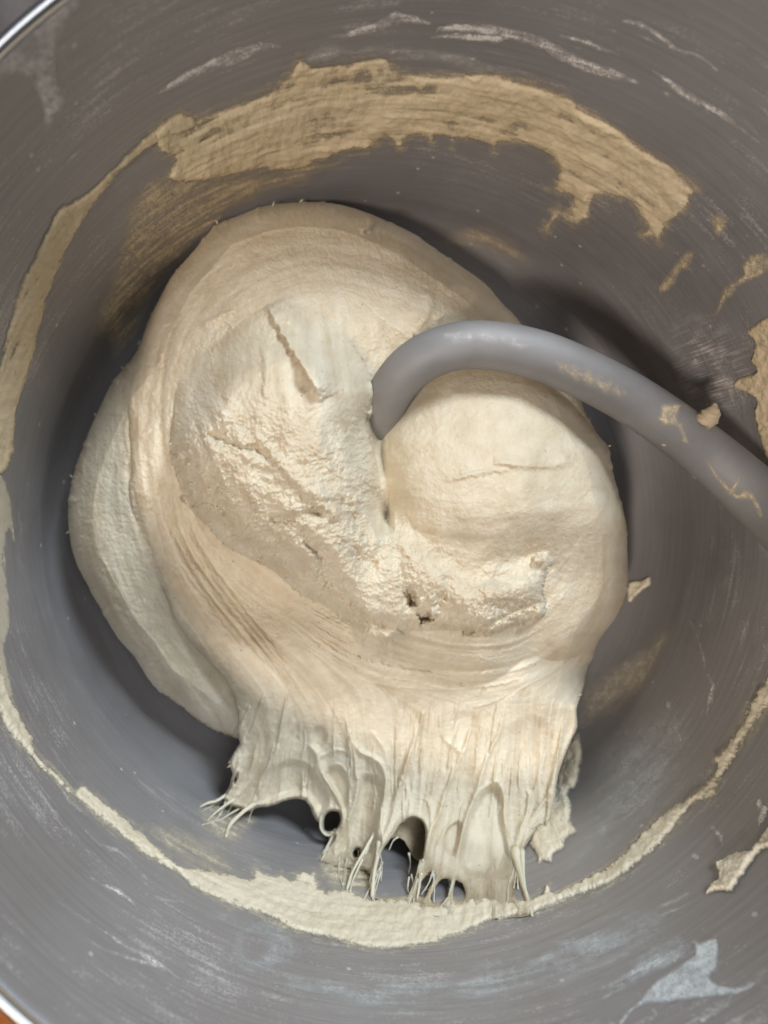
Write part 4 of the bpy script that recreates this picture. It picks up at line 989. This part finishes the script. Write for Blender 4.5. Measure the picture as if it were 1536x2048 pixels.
film('slurry_splash', [(1232, 2050), (1252, 2020), (1276, 2000), (1308, 1962), (1345, 1938), (1385, 1908), (1384, 1880), (1402, 1882), (1431, 1874), (1439, 1890), (1437, 1935), (1424, 1950), (1432, 1965), (1470, 1973), (1505, 1963), (1515, 1966), (1500, 1982), (1461, 1992), (1392, 2000), (1334, 2008), (1291, 2012), (1262, 2030), (1244, 2056)], M_SLURRY,
     'milky grey splash of slurry on the lower right wall with a tail to the right', 'splash', thick=0.012, cover=1.0, edge=5, ragp=2.0, streak=0.2, vary=0.35, seed=260, step=1.5, fine=.6, soft=True, ridge=0.0)
film('slurry_splash', [(1200, 1985), (1236, 1950), (1270, 1915), (1310, 1885), (1345, 1862), (1374, 1878), (1385, 1902), (1350, 1928), (1300, 1955), (1250, 1985), (1210, 2010)], M_SLURRY, 'streaky brushed-out part of the milky splash at the lower right', 'splash', thick=0.006, cover=0.5, edge=10, ragp=5, streak=1.0, seed=265, step=1.75, fine=1.6, soft=True)
film('slurry_splash', [(1100, 1870), (1160, 1850), (1240, 1845), (1270, 1880), (1240, 1910), (1180, 1920), (1110, 1910)], M_SLURRY, 'pale brushed streaks on the wall left of the milky splash', 'splash', thick=0.005, cover=0.35, edge=24, ragp=8, streak=1.0, seed=267, fine=1.8, soft=True)
film('slurry_splash', [(404, 1832), (420, 1815), (470, 1814), (482, 1832), (570, 1840), (592, 1880), (612, 1896), (600, 1922), (540, 1946), (500, 1952), (466, 1932), (455, 1896), (466, 1862), (412, 1846)], M_SLURRY,
     'whitish ring-shaped watermark below the dough ring, with a bare spot in it', 'splash', thick=0.004, cover=0.30, edge=14, ragp=4, streak=0.4, seed=270, fine=1.6, soft=True, holes=([(493, 1888), (503, 1880), (519, 1884), (520, 1902), (506, 1910), (494, 1902)],))
film('slurry_splash', [(-20, 150), (0, 160), (29, 154), (47, 158), (60, 172), (72, 196), (80, 222), (84, 262), (105, 252), (132, 214), (136, 174), (122, 164), (116, 118), (127, 68), (140, 40), (164, 10), (150, -8), (118, 8), (70, 50), (20, 96), (-20, 124)], M_FLOUR,
     'pinkish translucent smear hanging from the rim at the upper left', 'splash', thick=0.006, cover=0.8, edge=9, ragp=3, streak=0.2, seed=280, fine=0.9, soft=True)
# flour streaks
FL = [([(1245, 42), (1258, 44), (1300, 58), (1350, 96), (1400, 112), (1436, 142)], [3, 8, 8, 7, 6, 4], 1.1, 'thin white dash of flour near the top right corner, the highest one'), ([(1275, 70), (1292, 76), (1310, 85)], [3, 5, 3], .6, 'short white tick of flour under the highest dash at the top right'),
      ([(1308, 142), (1340, 165), (1390, 200), (1440, 226), (1480, 256), (1520, 286)], [4, 9, 10, 10, 7, 4], .75, 'long greyish flour streak below the dash at the top right'), ([(1456, 212), (1485, 232), (1516, 268)], [5, 8, 5], .45, 'second greyish flour streak by the right edge near the top'),
      ([(1120, 70), (1165, 82), (1200, 96), (1240, 112)], [5, 7, 9, 4], .8, 'flour streak at the top between the band and the corner'), ([(860, 66), (920, 55), (1000, 62), (1080, 86), (1150, 122), (1230, 150), (1280, 168)], [6, 12, 12, 15, 15, 12, 5], .75, 'wide powdery flour streak running above the tan band'),
      ([(655, 72), (700, 66), (760, 50), (800, 34), (860, 46)], [4, 9, 13, 15, 6], .75, 'flour streak at the very top centre of the bowl'), ([(860, 74), (920, 72), (990, 78), (1020, 78)], [4, 10, 10, 4], .8, 'short double flour streak right of the top centre'),
      ([(322, 184), (360, 160), (420, 132), (480, 108), (520, 94), (562, 92)], [5, 13, 17, 18, 13, 6], .7, 'broad mauve-grey flour streak at the upper left above the band'), ([(400, 10), (330, 34), (262, 60)], [4, 5, 4], .25, 'fine pale scratch of flour at the top left'), ([(128, 330), (150, 305), (190, 268)], [3, 8, 4], .35, 'short flour streak on the dark upper left wall'),
      ([(0, 336), (8, 322), (14, 312)], [3, 6, 3], .6, 'tiny white flour mark at the left edge near the top'), ([(200, 178), (270, 132), (350, 90), (410, 55)], [3, 4, 4, 3], .22, 'faint long scratch of flour on the upper left wall'),
      ([(105, 1797), (140, 1820), (200, 1858), (240, 1885), (300, 1918), (365, 1962)], [2, 4, 4, 7, 8, 4], 1.0, 'longest bright flour scratch at the lower left'), ([(165, 1872), (200, 1895), (250, 1914), (300, 1928), (345, 1945)], [2, 5, 6, 8, 4], .8, 'flour scratch just under the longest one at the lower left'),
      ([(165, 1746), (205, 1770), (240, 1786), (276, 1816)], [2, 6, 9, 3], .7, 'speckled yellowish flour clump at the lower left'), ([(170, 1662), (200, 1690), (240, 1705), (292, 1754)], [4, 6, 7, 4], .4, 'broken flour flecks just outside the ring at the lower left'), ([(125, 1575), (135, 1600), (170, 1630)], [3, 6, 4], .4, 'flour flecks beside the ring at the left'),
      ([(300, 1790), (330, 1800), (372, 1808)], [3, 7, 3], .4, 'small flour flecks left of the watermark'), ([(1380, 1240), (1395, 1270), (1408, 1320), (1412, 1345)], [3, 4, 6, 4], .55, 'thin crooked flour trail on the right wall'), ([(1412, 1345), (1425, 1370), (1420, 1400), (1412, 1432)], [4, 8, 8, 3], .65, 'forked pinkish flour dab at the end of the crooked trail'),
      ([(1336, 1405), (1338, 1416)], [7, 7], .6, 'round speck of flour right of the milky sweep'), ([(1350, 1450), (1362, 1480), (1360, 1510)], [3, 7, 4], .35, 'faint flour smudge right of the skirt'), ([(1516, 1600), (1526, 1620), (1520, 1645)], [8, 13, 9], .8, 'knobbly white flour clump at the right edge, above the crusty one'), ([(1424, 1655), (1438, 1668), (1446, 1690)], [6, 9, 6], .6, 'small white flour clump left of the right edge'),
      ([(1305, 1820), (1350, 1800), (1380, 1785)], [5, 8, 4], .4, 'sprinkled flour dots left of the crusty clump'), ([(1296, 1840), (1340, 1825), (1386, 1802)], [4, 6, 3], .4, 'lower row of sprinkled flour dots near the crusty clump'), ([(1306, 2020), (1312, 2030)], [7, 6], .8, 'white crumb of flour below the milky splash'), ([(1330, 186), (1338, 188)], [8, 8], .6, 'white dot of flour between the streaks at the upper right'),
      ([(1000, 590), (1008, 585)], [3, 3], .5, 'tiny fleck beside the lump') , ([(552, 1984), (562, 1978), (566, 1974)], [3, 5, 3], .6, 'white comma of flour at the bottom centre')]
FL = [f for f in FL if 'beside the lump' not in f[3]]
for i, (pts, w, cv, lab) in enumerate(FL):
    q = catmull(pts, 5, False) if len(pts) > 2 else A(pts)
    ww = np.interp(np.linspace(0, 1, len(q)), np.linspace(0, 1, len(w)), w)
    t = np.gradient(q, axis=0); t /= np.linalg.norm(t, axis=1)[:, None] + 1e-9; nn = np.stack([-t[:, 1], t[:, 0]], -1)
    poly = np.r_[[q[0] - t[0] * ww[0]], q + nn * ww[:, None], [q[-1] + t[-1] * ww[-1]], (q - nn * ww[:, None])[::-1]]
    film('flour_streak', poly.tolist(), M_FLOUR, lab, 'flour streak', thick=0.012, cover=cv, edge=5, ragp=6, streak=0.55, seed=300 + 7 * i, step=1.5, n=1, fine=1.7, soft=True, group='flour streaks on the steel wall')
# scraps on the hook
film('dough_scrap', [(1303, 829), (1316, 831), (1318, 810), (1339, 803), (1363, 805), (1382, 814), (1378, 818), (1363, 816), (1360, 828), (1363, 843), (1399, 845), (1412, 844), (1412, 849), (1371, 851), (1373, 862), (1379, 884), (1370, 888), (1361, 883), (1360, 870), (1350, 857), (1334, 854), (1321, 855), (1313, 841)], M_SMEAR,
     'thin torn skin of dough on the middle of the hook', 'dough scrap', thick=0.03, cover=0.6, edge=6, ragp=2.5, streak=0, seed=600, step=1.5, surf=hook_at, soft=True, fine=1.2, ridge=0.0)
scrap = tube_obj('dough_scrap', [P3(1400, 848, 9.55), P3(1414, 838, 9.8), P3(1424, 824, 9.9), P3(1431, 808, 9.9)], [.10, .25, .19, .05], M_DOUGH, None, 14, 6, lump=.7, seed=77)
tag(scrap, 'stubby tan scrap of dough poking off the upper edge of the hook', 'dough scrap')
film('dough_scrap', [(1407, 916), (1414, 914), (1438, 948), (1462, 970), (1476, 947), (1483, 952), (1474, 982), (1493, 976), (1515, 992), (1529, 1028), (1516, 1036), (1499, 1002), (1468, 1000), (1433, 964)], M_SMEAR, 'branching tan strip of dough on the hook near the right edge', 'dough scrap', thick=0.05, cover=0.95, edge=7, ragp=3.5, streak=0, seed=620, step=1.5, surf=hook_at, soft=True, fine=1.2)
film('dough_scrap', [(880, 668), (940, 655), (1010, 662), (1070, 688), (1040, 704), (980, 690), (910, 694)], M_FLOUR, 'faint floury smear along the top of the hook arch', 'dough scrap', thick=0.004, cover=0.42, edge=14, ragp=6, streak=0, seed=630, step=2, surf=hook_at, soft=True, fine=1.8)
film('dough_scrap', [(1110, 718), (1170, 730), (1250, 775), (1240, 800), (1180, 780), (1120, 750)], M_SMEAR, 'thin dried dough film on the hook between the arch and the torn skin', 'dough scrap', thick=0.006, cover=0.55, edge=14, ragp=8, streak=0, seed=640, step=2, surf=hook_at, soft=True, fine=2.0)
# fine threads between the skirt and the ring
rt = random.Random(11)
for k in range(34):
    x0 = rt.choice([rt.uniform(655, 735), rt.uniform(745, 765), rt.uniform(815, 850), rt.uniform(850, 935), rt.uniform(1020, 1060), rt.uniform(440, 520)])
    if x0 < 530: y0 = rt.uniform(1585, 1612); x1, y1 = x0 - rt.uniform(12, 50), y0 + rt.uniform(15, 45)
    else: y0 = rt.uniform(1690, 1760); x1, y1 = x0 + rt.uniform(-22, 8), y0 + rt.uniform(30, 75)
    z0 = max(hz(x0, y0) - .02, bz(x0, y0) + .05); z1 = bz(x1, y1) + .05
    mx_, my_ = (x0 + x1) / 2 + rt.uniform(-5, 5), (y0 + y1) / 2
    w0 = rt.uniform(.012, .03)
    tube_obj('thread', A([P3(x0, y0, z0), P3(mx_, my_, max(bz(mx_, my_) + .05, (z0 + z1) / 2 - .1)), P3(x1, y1, z1)]) - doff, [w0 * 1.6, w0 * .7, w0], M_STRAND, dough, 8, 6, lump=.4, seed=k + 200)
print('done')
